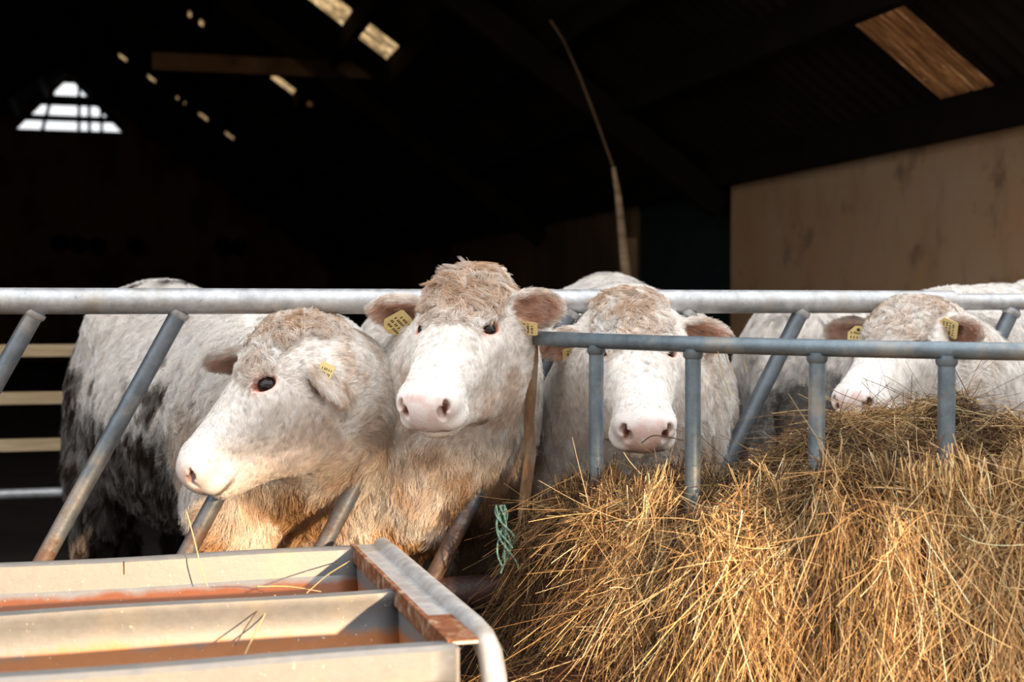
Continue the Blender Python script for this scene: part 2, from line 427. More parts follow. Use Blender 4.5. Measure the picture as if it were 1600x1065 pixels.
def body_prims(org, fwd, s, wf, neck_mid, neck_end, nr, dewlap):
    f = nrm(v3(fwd[0], fwd[1], 0)); l = v3(-f[1], f[0], 0); up = v3(0, 0, 1)
    B = np.stack([f, l, up], 1)
    T = lambda x, y, z: v3(org[0], org[1], 0) + f * x * s + l * y * s * wf + up * z * s
    P = []
    def ell(c, r, k=0.08): P.append(Prim('e', k * s, '+', c=T(*c), R=B, r=v3(r[0], r[1] * wf, r[2]) * s))
    def cap(a_, b_, r1, r2, k=0.05): P.append(Prim('c', k * s, '+', a=T(*a_), b=T(*b_), r1=r1 * s, r2=r2 * s))
    ell((0.14, 0, 0.94), (0.56, 0.29, 0.33)); ell((-0.18, 0, 0.92), (0.55, 0.31, 0.33)); ell((-0.48, 0, 1.03), (0.34, 0.27, 0.30))
    ell((0.40, 0, 0.95), (0.26, 0.23, 0.31))
    cap((0.38, 0, 1.165), (-0.70, 0, 1.235), 0.095, 0.085, 0.10)
    ell((-0.72, 0, 1.06), (0.14, 0.20, 0.22))
    ell((0.56, 0, 0.88), (0.16, 0.15, 0.18))
    for y in (-1, 1):
        ell((0.44, y * 0.16, 0.92), (0.19, 0.12, 0.30))
        ell((-0.42, y * 0.19, 1.19), (0.10, 0.09, 0.08))
        ell((-0.60, y * 0.16, 0.84), (0.21, 0.12, 0.30))
        cap((-0.52, y * 0.18, 0.72), (-0.70, y * 0.17, 0.47), 0.12, 0.060); cap((-0.70, y * 0.17, 0.47), (-0.64, y * 0.17, 0.13), 0.052, 0.042, 0.03)
        cap((-0.64, y * 0.17, 0.13), (-0.59, y * 0.17, 0.045), 0.045, 0.058, 0.02)
        cap((0.46, y * 0.165, 0.74), (0.48, y * 0.155, 0.42), 0.125, 0.070); cap((0.48, y * 0.155, 0.42), (0.465, y * 0.155, 0.13), 0.058, 0.042, 0.03)
        cap((0.465, y * 0.155, 0.13), (0.51, y * 0.155, 0.045), 0.045, 0.058, 0.02)
    cap((-0.80, 0, 1.20), (-0.90, 0.01, 1.00), 0.045, 0.03); cap((-0.90, 0.01, 1.00), (-0.90, 0.02, 0.55), 0.028, 0.022, 0.02)
    ell((-0.90, 0.02, 0.42), (0.04, 0.04, 0.13), 0.03)
    a_ = T(0.42, 0, 0.98); m_ = neck_mid; e_ = neck_end
    pts = [((1 - t) ** 2) * a_ + 2 * t * (1 - t) * m_ + t * t * e_ for t in np.linspace(0, 1, 7)]
    for i in range(6):
        t0, t1 = i / 6, (i + 1) / 6
        P.append(Prim('c', 0.07, '+', a=pts[i], b=pts[i + 1], r1=(0.245 + (nr - 0.245) * t0) * s, r2=(0.245 + (nr - 0.245) * t1) * s))
    b_ = T(0.58, 0, 0.90); d_ = dewlap
    P.append(Prim('c', 0.07, '+', a=b_, b=d_, r1=0.13 * s, r2=0.075 * s))
    return P

CREAM = v3(0.92, 0.875, 0.83); SANDY = v3(0.55, 0.335, 0.17); GOLD = v3(0.64, 0.37, 0.145); DIRT = v3(0.040, 0.022, 0.013)
TAN = v3(0.36, 0.24, 0.15); PINK = v3(0.74, 0.46, 0.40); EARPINK = v3(0.80, 0.50, 0.37); DARKPINK = v3(0.42, 0.16, 0.12)

a = NT('cow_skin', 0.55, 0, 0.25)
at_n = a.n('ShaderNodeAttribute'); at_n.attribute_name = 'coat'
nn_ = a.noise(160, 3, 0.6)
a.base(a.mix(a.ramp(nn_, [(0.3, 0.0), (0.7, 0.25)]), at_n.outputs['Color'], a.mix(0.5, at_n.outputs['Color'], (0.25, 0.15, 0.1))))
a.bump(nn_, 0.25, 0.004)
a.b.inputs['Subsurface Weight'].default_value = 0.0
M['skin'] = a.m
a = NT('cow_hair', 0.55, 0, 0.2)
at_n = a.n('ShaderNodeAttribute'); at_n.attribute_name = 'coat'; a.base(at_n.outputs['Color'])
_tr = a.n('ShaderNodeBsdfTranslucent'); a.l(at_n.outputs['Color'], _tr.inputs[0]); _mx = a.n('ShaderNodeMixShader'); _mx.inputs[0].default_value = 0.38
a.l(a.b.outputs[0], _mx.inputs[1]); a.l(_tr.outputs[0], _mx.inputs[2]); a.l(_mx.outputs[0], a.t.nodes['Material Output'].inputs[0]); M['hair'] = a.m
a = NT('eye_dark', 0.05, 0, 0.4); a.base((0.012, 0.007, 0.006)); M['eye'] = a.m
a = NT('tag_yellow', 0.5); n = a.noise(60, 4, 0.6); a.base(a.mix(n, (0.70, 0.52, 0.20), (0.82, 0.66, 0.32))); M['tag'] = a.m
a = NT('tag_ink', 0.6); a.base((0.05, 0.035, 0.02)); M['ink'] = a.m

def strands(name, roots, pts, cols, rad, mat, parent, taper=0.35):
    """hair curves: pts (N, m, 3), cols (N, 3), rad (N,)"""
    N, m = pts.shape[:2]
    hc = bpy.data.hair_curves.new(name)
    hc.add_curves([m] * N)
    hc.attributes['position'].data.foreach_set('vector', pts.astype(np.float32).ravel())
    ra = hc.attributes.get('radius') or hc.attributes.new('radius', 'FLOAT', 'POINT')
    tr = np.linspace(1, taper, m)
    ra.data.foreach_set('value', (rad[:, None] * tr[None]).astype(np.float32).ravel())
    ca = hc.attributes.new('coat', 'FLOAT_COLOR', 'POINT')
    c4 = np.concatenate([np.clip(cols, 0, 1), np.ones((N, 1))], 1)
    ca.data.foreach_set('color', np.repeat(c4[:, None, :], m, 1).astype(np.float32).ravel())
    return link(name, hc, mat, parent)

def make_cow(label, poll, phi, pitch, roll, hs, ears, org, fwd, s, wf, neck_mid=None, nr=0.165, dirt=0.5, golden=0.4,
             curls=1.0, seed=1, hair_n=(1.0, 1.0), head_res=0.0052, body_res=0.013, tags=(), face_dirt=0.0, body_clean=0.0, leg_mud_shade=0.0, group='white cattle in the barn'):
    rng = np.random.default_rng(seed)
    poll = np.array(poll, float)
    R = head_frame(poll, phi, pitch, roll)
    T = lambda p: poll + R @ (v3(*p) * hs)
    nend = T((0, 0.085, -0.150)); dew = T((0, 0.16, -0.235))
    f = nrm(v3(fwd[0], fwd[1], 0))
    nroot = v3(org[0], org[1], 0) + f * 0.42 * s + v3(0, 0, 0.98 * s)
    if neck_mid is None: neck_mid = (nroot + nend) / 2
    neck_mid = np.array(neck_mid, float)
    HP = head_prims(poll, R, hs, ears)
    BP = body_prims(org, fwd, s, wf, neck_mid, nend, nr, dew)
    carve = [p for p in HP if p.op == '-']; solid = [p for p in HP if p.op == '+']
    allp = BP + solid + carve
    # fine region: the head and the upper neck; coarse: the rest
    hc = T((0, 0.2, -0.1))
    pts = [T(p) for p in ((0.1, 0, 0), (-0.1, 0, 0), (0, 0.5, -0.05), (0, 0.46, -0.19), (0.1, 0.15, -0.27), (-0.1, 0.15, -0.27))]
    for base, d, n_, L in ears: pts.append(T(base) + nrm(v3(*d)) * (L * 1.08) * hs)
    pts = np.array(pts); lo = pts.min(0) - 0.05; hi = pts.max(0) + 0.05
    Vh, Fh = nets(field(allp, lo, hi, head_res), lo, head_res)
    b = np.array([np.concatenate([p.bound()[0] - p.bound()[1], p.bound()[0] + p.bound()[1]]) for p in BP])
    blo = np.minimum(b[:, :3].min(0), lo) - 0.05; bhi = np.maximum(b[:, 3:].max(0), hi) + 0.05
    Vb, Fb = nets(field(allp, blo, bhi, body_res), blo, body_res)
    inb = np.all((Vb > lo + body_res) & (Vb < hi - body_res), 1)
    Fb = Fb[~inb[Fb].all(1)]
    used = np.unique(Fb); mp = np.full(len(Vb), -1); mp[used] = np.arange(len(used)); Vb = Vb[used]; Fb = mp[Fb]
    V = np.concatenate([Vh, Vb]); F = np.concatenate([Fh, Fb + len(Vh)])
    NH = vnormals(Vh, Fh); NB = vnormals(Vb, Fb); N = np.concatenate([NH, NB])
    # ---- pigment and hair length per vertex
    H = ((V - poll) @ R) / hs                            # head coordinates
    l = v3(-f[1], f[0], 0); Bc = V - v3(org[0], org[1], 0)
    bx, by, bz = Bc @ f / s, Bc @ l / s, V[:, 2] / s
    dh = np.linalg.norm((H - v3(0, 0.2, -0.1)) / v3(1, 1.25, 1), axis=1)
    head = 1 - sstep(dh, 0.24, 0.34)
    n_lo = fnoise(V, 6, seed); n_mid = fnoise(V, 16, seed + 5); n_hi = fnoise(V, 45, seed + 9)
    col = np.tile(CREAM, (len(V), 1)); L = np.full(len(V), 0.034)
    def blend(c, wgt): col[:] = col * (1 - wgt[:, None]) + c * wgt[:, None]
    # body: warm stain low on neck and chest, mud on flank, legs and belly
    low = sstep(bz, 1.06, 0.72) * sstep(bx, 0.1, 0.5) * (1 - head)
    blend(GOLD, np.clip(low * golden * sstep(n_lo * .6 + 0.5 * n_mid, 0.44, 0.68) * 1.2, 0, 0.85))
    blend(TAN, (1 - head) * sstep(n_mid * 0.6 + n_lo * 0.4, 0.50, 0.66) * 0.32 * (1 - body_clean))
    mud = dirt * (1 - head) * sstep(bx, 0.36, 0.14) * np.clip(sstep(bz + 0.45 * (n_lo - 0.5) + 0.28 * (n_mid - 0.5), 0.95, 0.79) + sstep(-bx + 0.7 * (n_lo - 0.5) + 0.3 * (n_mid - 0.5), 0.38, 0.58) * sstep(bz + 0.4 * (n_mid - 0.5), 1.20, 0.98)
                                   + 0.75 * sstep(n_lo * 0.55 + n_mid * 0.45 + 0.10 * sstep(bz, 1.2, 0.8), 0.58, 0.66), 0, 1)
    blend(DIRT, np.clip(mud * 1.6, 0, 1) * (0.55 + 0.45 * sstep(n_hi, 0.3, 0.6)))
    blend(DIRT, sstep(bz, 0.52, 0.36) * 0.95 * (1 - head))
    blend(DIRT, sstep(bx, 0.28, 0.36) * sstep(by, 0.03, 0.07) * sstep(bz + 0.12 * (n_mid - .5), 0.90, 0.76) * leg_mud_shade)  # one muddy front leg, darkened further in colour to stand for shade
    L = L + 0.022 * sstep(bz, 1.0, 0.75) * (1 - head)
    # head
    onhead = head > 0.5
    L = 0.012 * head + L * (1 - head)
    fore = head * sstep(H[:, 1] + 0.10 * (n_mid - 0.5), 0.245, 0.13) * sstep(H[:, 2], -0.115, -0.05) * sstep(np.abs(H[:, 0]), 0.115, 0.085)
    top = head * sstep(H[:, 1], 0.10, 0.03) * sstep(H[:, 2], -0.15, -0.08) * sstep(np.abs(H[:, 0]), 0.12, 0.085)
    L = L + 0.023 * curls * np.maximum(fore, top)
    blend(SANDY, np.clip(np.maximum(fore * sstep(n_mid * .5 + n_hi * .5, 0.34, 0.66), top * sstep(n_mid * .5 + n_hi * .5, 0.26, 0.62)) * 0.95 * min(1, curls), 0, 0.92))
    jaw = head * sstep(H[:, 2], -0.125, -0.19) * sstep(H[:, 1], 0.05, 0.12)
    blend(SANDY, jaw * sstep(n_mid, 0.40, 0.62) * (0.18 + face_dirt))
    cheekback = head * sstep(H[:, 1], 0.16, 0.06) * sstep(H[:, 2], -0.09, -0.15)
    blend(SANDY, cheekback * sstep(n_mid, 0.42, 0.68) * 0.40)
    # muzzle skin
    nx = np.abs(H[:, 0])
    pad = head * sstep(H[:, 1] + 0.03 * (n_hi - 0.5), 0.466, 0.486) * sstep(nx + 0.02 * (n_hi - 0.5), 0.062, 0.046) * sstep(H[:, 2], -0.150, -0.138)
    rimn = head * np.exp(-(((nx - 0.052) / 0.020) ** 2 + ((H[:, 1] - 0.482) / 0.026) ** 2 + ((H[:, 2] + 0.062) / 0.026) ** 2))
    muz = np.clip(np.maximum(pad * (0.30 + 0.6 * sstep(n_hi * .6 + n_mid * .4, 0.38, 0.6)), rimn * 1.15), 0, 1)
    blend(PINK, muz * 0.85)
    lip = pad * sstep(H[:, 2], -0.105, -0.135); blend(v3(0.45, 0.26, 0.20), lip * 0.6 * sstep(n_hi, 0.3, 0.6))
    dn = np.minimum(*[np.linalg.norm((H - v3(sx * 0.049, 0.480, -0.064)) / v3(1, 1.6, 1.4), axis=1) for sx in (-1, 1)])
    blend(v3(0.16, 0.05, 0.04), sstep(dn, 0.017, 0.009) * head)
    lipline = head * sstep(np.abs(H[:, 2] + 0.139), 0.009, 0.004) * sstep(H[:, 1], 0.36, 0.42)
    blend(v3(0.20, 0.12, 0.08), lipline * 0.7 * sstep(H[:, 1], 0.40, 0.45))
    L = L * (1 - np.clip(np.maximum(sstep(H[:, 1], 0.425, 0.465) * head * sstep(H[:, 2], -0.16, -0.14), muz), 0, 1) * 0.96)
    L = L * (1 - 0.45 * head * sstep(H[:, 1], 0.26, 0.36))
    # eye rims
    eo = np.minimum(*[np.linalg.norm(((H - v3(sx * EYE[0], EYE[1] + 0.003, EYE[2])) @ eye_axes(sx)) / v3(1.2, 1.35, 0.95), axis=1) for sx in (-1, 1)])
    blend(v3(0.80, 0.52, 0.43), sstep(eo, 0.034, 0.025) * 0.9); blend(v3(0.50, 0.17, 0.12), sstep(eo, 0.0255, 0.0205) * 0.85)
    L = L * (1 - 0.97 * sstep(eo, 0.036, 0.026))
    # ears
    earw = np.zeros(len(V)); earin = np.zeros(len(V)); eardir = np.zeros((len(V), 3))
    for base, d, n_, EL in ears:
        b0 = T(base); e1 = nrm(v3(*d)); n1 = v3(*n_); n1 = nrm(n1 - e1 * (n1 @ e1)); e2 = np.cross(n1, e1)
        q = (V - b0) / hs; x, y, z = q @ e1, q @ e2, q @ n1
        inside = (x > 0.03) & (x < EL * 1.2) & (np.abs(y) < 0.075) & (np.abs(z) < 0.035)
        wgt = inside * sstep(x, 0.03, 0.055); earw = np.maximum(earw, wgt); eardir += e1[None] * wgt[:, None]
        face = inside * sstep(N @ n1, 0.15, 0.5) * sstep((y / 0.046) ** 2 + ((x - EL * 0.58) / (EL * 0.42)) ** 2, 1.05, 0.7)
        earin = np.maximum(earin, face)
    blend(SANDY, earw * (0.08 + 0.34 * sstep(n_hi, 0.4, 0.65))); blend(EARPINK, earin * 0.65); blend(v3(0.46, 0.19, 0.09), earin * 0.42 * sstep(n_hi * 0.6 + n_mid * 0.4, 0.44, 0.58))
    L = np.where(earw > 0.3, 0.022, L)
    me = bpy.data.meshes.new('cow')
    me.vertices.add(len(V)); me.vertices.foreach_set('co', V.astype(np.float32).ravel())
    me.loops.add(F.size); me.loops.foreach_set('vertex_index', F.astype(np.int32).ravel())
    me.polygons.add(len(F)); me.polygons.foreach_set('loop_start', np.arange(0, F.size, 4, dtype=np.int32))
    me.polygons.foreach_set('use_smooth', np.ones(len(F), bool))
    me.update(calc_edges=True); me.validate()
    ca = me.attributes.new('coat', 'FLOAT_COLOR', 'POINT')
    ca.data.foreach_set('color', np.concatenate([np.clip(col, 0, 1), np.ones((len(V), 1))], 1).astype(np.float32).ravel())
    cow = link('cow', me, M['skin']); tag(cow, label, 'cow', group)
    # ---- coat
    if FUR:
        tri = np.concatenate([F[:, [0, 1, 2]], F[:, [0, 2, 3]]])
        nh = 2 * 0
        ar = np.linalg.norm(np.cross(V[tri[:, 1]] - V[tri[:, 0]], V[tri[:, 2]] - V[tri[:, 0]]), axis=1) / 2
        cen = V[tri].mean(1); tn = nrm(N[tri].mean(1))
        view = nrm(v3(0, 0, 1.3) - cen)
        facing = (tn * view).sum(1)
        hd = head[tri].mean(1)
        dens = (190000 * hd * hair_n[0] + 62000 * (1 - hd) * hair_n[1]) * np.where(facing > -0.3, 1, 0.06) * FUR
        dens *= np.where(cen[:, 2] < 0.35, 0.1, 1) * np.where(L[tri].mean(1) < 0.003, 0.15, 1)
        dens *= np.where((hd < 0.5) & (bx[tri].mean(1) < -0.2) & (cen[:, 1] > 4.6), 0.6, 1)
        wt = ar * dens; n_s = int(wt.sum())
        ti = rng.choice(len(tri), n_s, p=wt / wt.sum())
        r1 = np.sqrt(rng.random(n_s)); r2 = rng.random(n_s)
        bc = np.stack([1 - r1, r1 * (1 - r2), r1 * r2], 1)[:, :, None]
        g = lambda A: (A[tri[ti]] * (bc if A.ndim == 2 else bc[:, :, 0])).sum(1)
        P0 = g(V); Nn = nrm(g(N)); Ls = g(L); cs = g(col); hw = g(head); ew = g(earw); Hs = g(H); fo = np.maximum(g(fore), g(top)); ed = g(eardir)
        # flow: body hair runs back and down; face hair down from the whorl; poll curls
        fl = -f[None] * 0.55 + v3(0, 0, -0.85)[None]
        wh = Hs - v3(0, 0.15, 0)
        facefl = (R[:, 1][None] * np.where(wh[:, 1] > 0, 1, -1)[:, None] * 0.8 + R[:, 0][None] * np.sign(Hs[:, 0])[:, None] * 0.55 - R[:, 2][None] * 0.35)
        fl = fl * (1 - hw[:, None]) + facefl * hw[:, None]
        fl = fl * (1 - ew[:, None]) + ed * 1.2 * ew[:, None]
        w1 = np.stack([vnoise(P0, 9, seed + 31 + i) - 0.5 for i in range(3)], 1); w2 = np.stack([vnoise(P0, 34, seed + 41 + i) - 0.5 for i in range(3)], 1)
        amp = (0.9 * (1 - hw) + 0.18 * hw + 2.6 * fo)[:, None]
        fl = fl + (w1 * 1.5 + w2 * 1.3) * amp
        fl = fl - Nn * (fl * Nn).sum(1)[:, None]; fl = nrm(fl)
        lift = (0.50 * (1 - hw) + 0.24 * hw + 0.3 * fo + 0.15 * ew)[:, None] * (0.6 + 0.8 * rng.random(n_s))[:, None]
        d0 = nrm(fl + Nn * lift + rng.normal(0, 0.16, (n_s, 3)))
        Lr = Ls * (0.6 + 0.7 * rng.random(n_s))
        m = 7; t = np.linspace(0, 1, m)
        side = np.cross(Nn, fl); cur = ((vnoise(P0, 22, seed + 77) - 0.5) * 2.4 * (0.5 * (1 - hw) + 0.2 * hw + 1.8 * fo) + rng.normal(0, 0.25, n_s))
        droop = (0.35 * (1 - hw) + 0.1)[:, None]
        X = np.empty((n_s, m, 3))
        for j in range(m):
            X[:, j] = P0 + Lr[:, None] * (d0 * t[j] + side * (cur * t[j] ** 2 * 0.6)[:, None] - Nn * (0.45 * lift[:, 0:1]) * t[j] ** 2 + v3(0, 0, -1)[None] * droop * 0.5 * t[j] ** 2)
        # clump into locks
        ng = max(50, n_s // 14); gi = rng.choice(n_s, ng, replace=False)
        kd = kdtree.KDTree(ng)
        for i_, q in enumerate(P0[gi]): kd.insert(q, i_)
        kd.balance()
        near = np.array([kd.find(q)[1] for q in P0])
        G = X[gi][near]; cl = (0.55 * (1 - hw) + 0.30 * hw + 0.45 * fo)[:, None]
        for j in range(1, m): X[:, j] = X[:, j] * (1 - cl * t[j] ** 1.5) + (G[:, j] + (P0 - G[:, 0]) * 0.25) * cl * t[j] ** 1.5
        ph = rng.random(ng)[near] * 6.28; om = 7.5; rc = (0.0105 * np.clip(fo * 1.3, 0, 1) * min(1, curls) + 0.0022 * (1 - hw))
        for j in range(1, m):
            X[:, j] += side * (rc * min(1, t[j] * 2) * (np.cos(om * t[j] + ph) - np.cos(ph)))[:, None] + np.cross(side, fl) * (rc * 0.8 * min(1, t[j] * 2) * np.abs(np.sin(om * t[j] + ph)))[:, None] * -1.0
        lock = rng.normal(1, 0.10, ng)[near]
        pale = (rng.random(ng)[near] ** 1.5 * 0.55 * np.clip(fo * 1.5, 0, 1))[:, None]
        cs = cs * (1 - pale) + CREAM * pale
        cs = cs * (rng.normal(1.0, 0.07, n_s) * lock)[:, None]
        rad = (0.00055 * hw + 0.00085 * (1 - hw) + 0.0003 * fo) * (0.8 + 0.4 * rng.random(n_s))
        strands('coat', P0, X, cs, rad, M['hair'], cow)
    # ---- eyes and lashes
    for sx in (-1, 1):
        Ee = eye_axes(sx); ec = v3(sx * EYE[0], EYE[1], EYE[2])
        e = T(ec - Ee[:, 0] * 0.0125)
        bm = bmesh.new(); bmesh.ops.create_uvsphere(bm, u_segments=28, v_segments=18, radius=0.0265 * hs)
        for vv in bm.verts: vv.co += Vector(e)
        for ff in bm.faces: ff.smooth = True
        em = bpy.data.meshes.new('eye'); bm.to_mesh(em); bm.free()
        link('eye', em, M['eye'], cow)
        up_ = Ee[:, 2] if Ee[2, 2] > 0 else -Ee[:, 2]
        mb = MB()
        for i in range(17):
            q = -0.020 + 0.040 * i / 16
            loc = ec + Ee[:, 1] * q + up_ * (0.0185 - 22 * q * q) + Ee[:, 0] * (0.010 - 8 * q * q)
            a0 = T(loc)
            dd = R @ (Ee[:, 0] * 0.75 + Ee[:, 1] * q * 16 - up_ * (0.20 + 0.15 * math.sin(i * 3.1))) * 0.014 * hs
            mb.tube([a0, a0 + dd * 0.6, a0 + dd], [0.0008, 0.0007, 0.0003], 4)
        mb.build('eyelashes', M['lash'], cow, True)
    # ---- ear tags
    for ei, along, off, rot, size, kind, *facing in tags:
        base, d, n_, EL = ears[ei]
        b0 = T(base); e1 = nrm(v3(*d)); n1 = v3(*n_); n1 = nrm(n1 - e1 * (n1 @ e1)); n1 = n1 * (1 if off[1] > 0 else -1); off = (off[0], abs(off[1])); e2 = np.cross(n1, e1)
        if facing: n1 = nrm(v3(*facing[0])); e1 = nrm(e1 - n1 * (e1 @ n1)); e2 = np.cross(n1, e1)
        ctr = b0 + e1 * along * hs + e2 * off[0] * hs + n1 * off[1] * hs
        ra = math.radians(rot); tx = e1 * math.cos(ra) + e2 * math.sin(ra); ty = np.cross(n1, tx)
        g3 = lambda u, v, z_: Vector(ctr + tx * u + ty * v + n1 * z_)
        w_, h_ = size; mb = MB(); c_ = 0.25
        out = [(-w_ * 0.5, -h_ * 0.42), (-w_ * 0.42, -h_ * 0.5), (w_ * 0.42, -h_ * 0.5), (w_ * 0.5, -h_ * 0.42), (w_ * 0.5, h_ * 0.25), (w_ * 0.16, h_ * 0.5), (-w_ * 0.16, h_ * 0.5), (-w_ * 0.5, h_ * 0.25)]
        nn2 = len(out); Vt = [g3(x, y, -0.001) for x, y in out] + [g3(x, y, 0.0012) for x, y in out]
        mb.add(Vt, [tuple(range(nn2 - 1, -1, -1)), tuple(range(nn2, 2 * nn2))] + [(i, (i + 1) % nn2, nn2 + (i + 1) % nn2, nn2 + i) for i in range(nn2)])
        tg = mb.build('ear_tag', M['tag'], cow); tag(tg, 'yellow plastic ear tag')
        # stud
        mb = MB(); mb.tube([g3(0, h_ * 0.36, 0.001), g3(0, h_ * 0.36, 0.005)], 0.0085 if kind == 'stud' else 0.005, 16)
        st = mb.build('stud', M['tag'], tg)
        if kind == 'stud':
            MB().tube([g3(0, h_ * 0.36, 0.005), g3(0, h_ * 0.36, 0.0056)], 0.0048, 16).build('stud_hole', M['ink'], tg)
        # small printed rows, too fine to read
        mb = MB(); rr = random.Random(seed)
        for row in range(4):
            y = h_ * (0.20 - 0.17 * row); x = -w_ * 0.36
            while x < w_ * 0.32:
                cw = w_ * 0.05
                mb.hexa([g3(x, y, .0012), g3(x + cw, y, .0012), g3(x + cw, y + h_ * .09, .0012), g3(x, y + h_ * .09, .0012), g3(x, y, .0016), g3(x + cw, y, .0016), g3(x + cw, y + h_ * .09, .0016), g3(x, y + h_ * .09, .0016)])
                x += cw * rr.choice((1.6, 1.8, 3.0))
        mb.build('printed_marks', M['ink'], tg)
    return cow
a = NT('lash', 0.6); a.base((0.80, 0.72, 0.66)); M['lash'] = a.m
#@@SETTING
# ------------------------------------------------------------------ the setting
def struct(mb, name, mat, **k):
    return tag(mb.build(name, mat, **k), kind='structure')
EAVE, SL, WU, RU = 2.40, 0.714, 4.35, -1.74          # eaves height, roof slope, right wall, ridge line
V0, V1, LU = 4.25, 34.0, -7.83
rz_ = lambda u: EAVE + SL * (WU - u) if u >= RU else EAVE + SL * (u - LU)
struct(MB().box(-9, 6, 3.2, 36, -0.1, 0), 'floor', M['floor'])
mb = MB().hexa([W(-60, -60, -.1), W(60, -60, -.1), W(60, 3.2, -.1), W(-60, 3.2, -.1), W(-60, -60, -.002), W(60, -60, -.002), W(60, 3.2, -.002), W(-60, 3.2, -.002)])
struct(mb, 'floor_yard', M['yard'])
struct(MB().box(-9, 6, 3.34, 3.50, 0, 0.50), 'trim_kerb', M['floor'])
# right wall with a broken, uneven top edge
mb = MB(); n = 60; rr = random.Random(4); tops = []
for i in range(n + 1):
    v = 4.3 + (9.72 - 4.3) * i / n
    t = 2.36 + 0.012 * math.sin(v * 5.1) + rr.uniform(-.008, .008)
    if v > 9.0: t = 2.235
    tops.append((v, t))
for (va, ta), (vb, tb) in zip(tops, tops[1:]):
    mb.hexa([W(WU, va, 0), W(WU + .25, va, 0), W(WU + .25, vb, 0), W(WU, vb, 0), W(WU, va, ta), W(WU + .25, va, ta), W(WU + .25, vb, tb), W(WU, vb, tb)])
struct(mb, 'wall_right', M['render'])
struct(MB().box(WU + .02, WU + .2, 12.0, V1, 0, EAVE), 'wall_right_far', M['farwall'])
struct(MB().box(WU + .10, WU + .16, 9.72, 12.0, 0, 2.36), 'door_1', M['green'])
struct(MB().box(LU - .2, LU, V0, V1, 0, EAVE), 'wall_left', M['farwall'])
# far gable wall: solid below, slatted opening under the ridge
mb = MB(); OZ, OH, OW = 5.46, 1.12, 1.18
mb.box(LU, WU + .2, V1, V1 + .2, 0, 5.16)
zR = rz_(RU)
def gp(pts):
    m = len(pts); A_ = [W(u, V1, z) for u, z in pts] + [W(u, V1 + .12, z) for u, z in pts]
    mb.add(A_, [tuple(range(m - 1, -1, -1)), tuple(range(m, 2 * m))] + [(i, (i + 1) % m, m + (i + 1) % m, m + i) for i in range(m)])
gp([(LU, 5.16), (WU + .2, 5.16), (WU + .2, OZ), (LU, OZ)])
gp([(LU, OZ), (RU - OW, OZ), (RU - .12, OZ + OH), (RU - .12, zR), (LU, EAVE)])
gp([(RU + OW, OZ), (WU, OZ), (WU, EAVE + .1), (RU + .12, zR), (RU + .12, OZ + OH)])
gp([(RU - .12, OZ + OH), (RU + .12, OZ + OH), (RU + .12, zR), (RU - .12, zR)])
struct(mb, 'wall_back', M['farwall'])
k_ = 0
for za, zb in ((5.655, 5.80), (6.03, 6.27)):
    k_ += 1; struct(MB().box(RU - OW, RU + OW, V1 - .06, V1 - .01, za, zb), 'trim_%d' % k_, M['timber'])
for ua, ub in ((-.62, -.42), (.22, .30), (.46, .54), (.74, .86)):
    k_ += 1; struct(MB().beam(W(RU + ua, V1 - .08, OZ - .1), W(RU + (ub + ua) / 2 * (0.9 if ua > 0 else 0.55), V1 - .08, OZ + OH), .04, .15, up=(0, 1, 0)), 'trim_%d' % k_, M['timber'])
# roof sheets, cut out where the roof lights sit
LIGHTS = [(3.60, 4.29, 6.235, 6.735, 'n'), (1.30, 1.92, 13.10, 13.75, 'f'), (1.99, 2.37, 13.10, 13.75, 'f'), (1.62, 1.91, 18.10, 18.52, 'f'),
          (2.02, 2.14, 18.12, 18.52, 'n'), (0.55, 0.74, 18.12, 18.52, 'f'), (0.95, 1.10, 25.5, 25.85, 'f'), (1.42, 1.56, 25.5, 25.85, 'f'),
          (0.05, 0.18, 25.5, 25.85, 'f'), (0.55, 0.70, 25.5, 25.85, 'f'), (-0.45, -0.32, 25.5, 25.85, 'f')]
mb = MB()
def sheet(u0, u1, va, vb, target, fine):
    if u1 - u0 < 1e-4: return
    n_ = max(1, int((vb - va) / 0.0244))
    V, F = [], []
    for i in range(n_ + 1):
        v = va + (vb - va) * i / n_; h = 0.018 * math.sin(v / 0.1465 * 2 * math.pi)
        V += [W(u0, v, rz_(u0) + h), W(u1, v, rz_(u1) + h)]
    for i in range(n_): F.append((2 * i, 2 * i + 1, 2 * i + 3, 2 * i + 2))
    target.add(V, F)
cuts = sorted({V0, V1 + .3} | {x for l_ in LIGHTS for x in l_[2:4]})
for va, vb in zip(cuts, cuts[1:]):
    hs_ = sorted((l_[0], l_[1]) for l_ in LIGHTS if l_[2] <= va + 1e-6 and l_[3] >= vb - 1e-6)
    u = RU
    for a0, a1 in hs_ + [(WU + .5, None)]:
        sheet(u, a0, va, vb, mb, va < 9.6); u = a1
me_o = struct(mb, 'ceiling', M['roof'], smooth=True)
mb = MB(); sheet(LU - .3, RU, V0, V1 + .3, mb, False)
struct(mb, 'ceiling_left', M['roof'])
for i, (a0, a1, va, vb, kk) in enumerate(LIGHTS):
    mb = MB(); sheet(a0, a1, va, vb, mb, va < 9.6)
    struct(mb, 'window_%d' % (i + 1), M['sky_near' if kk == 'n' else 'sky_far'], smooth=True)
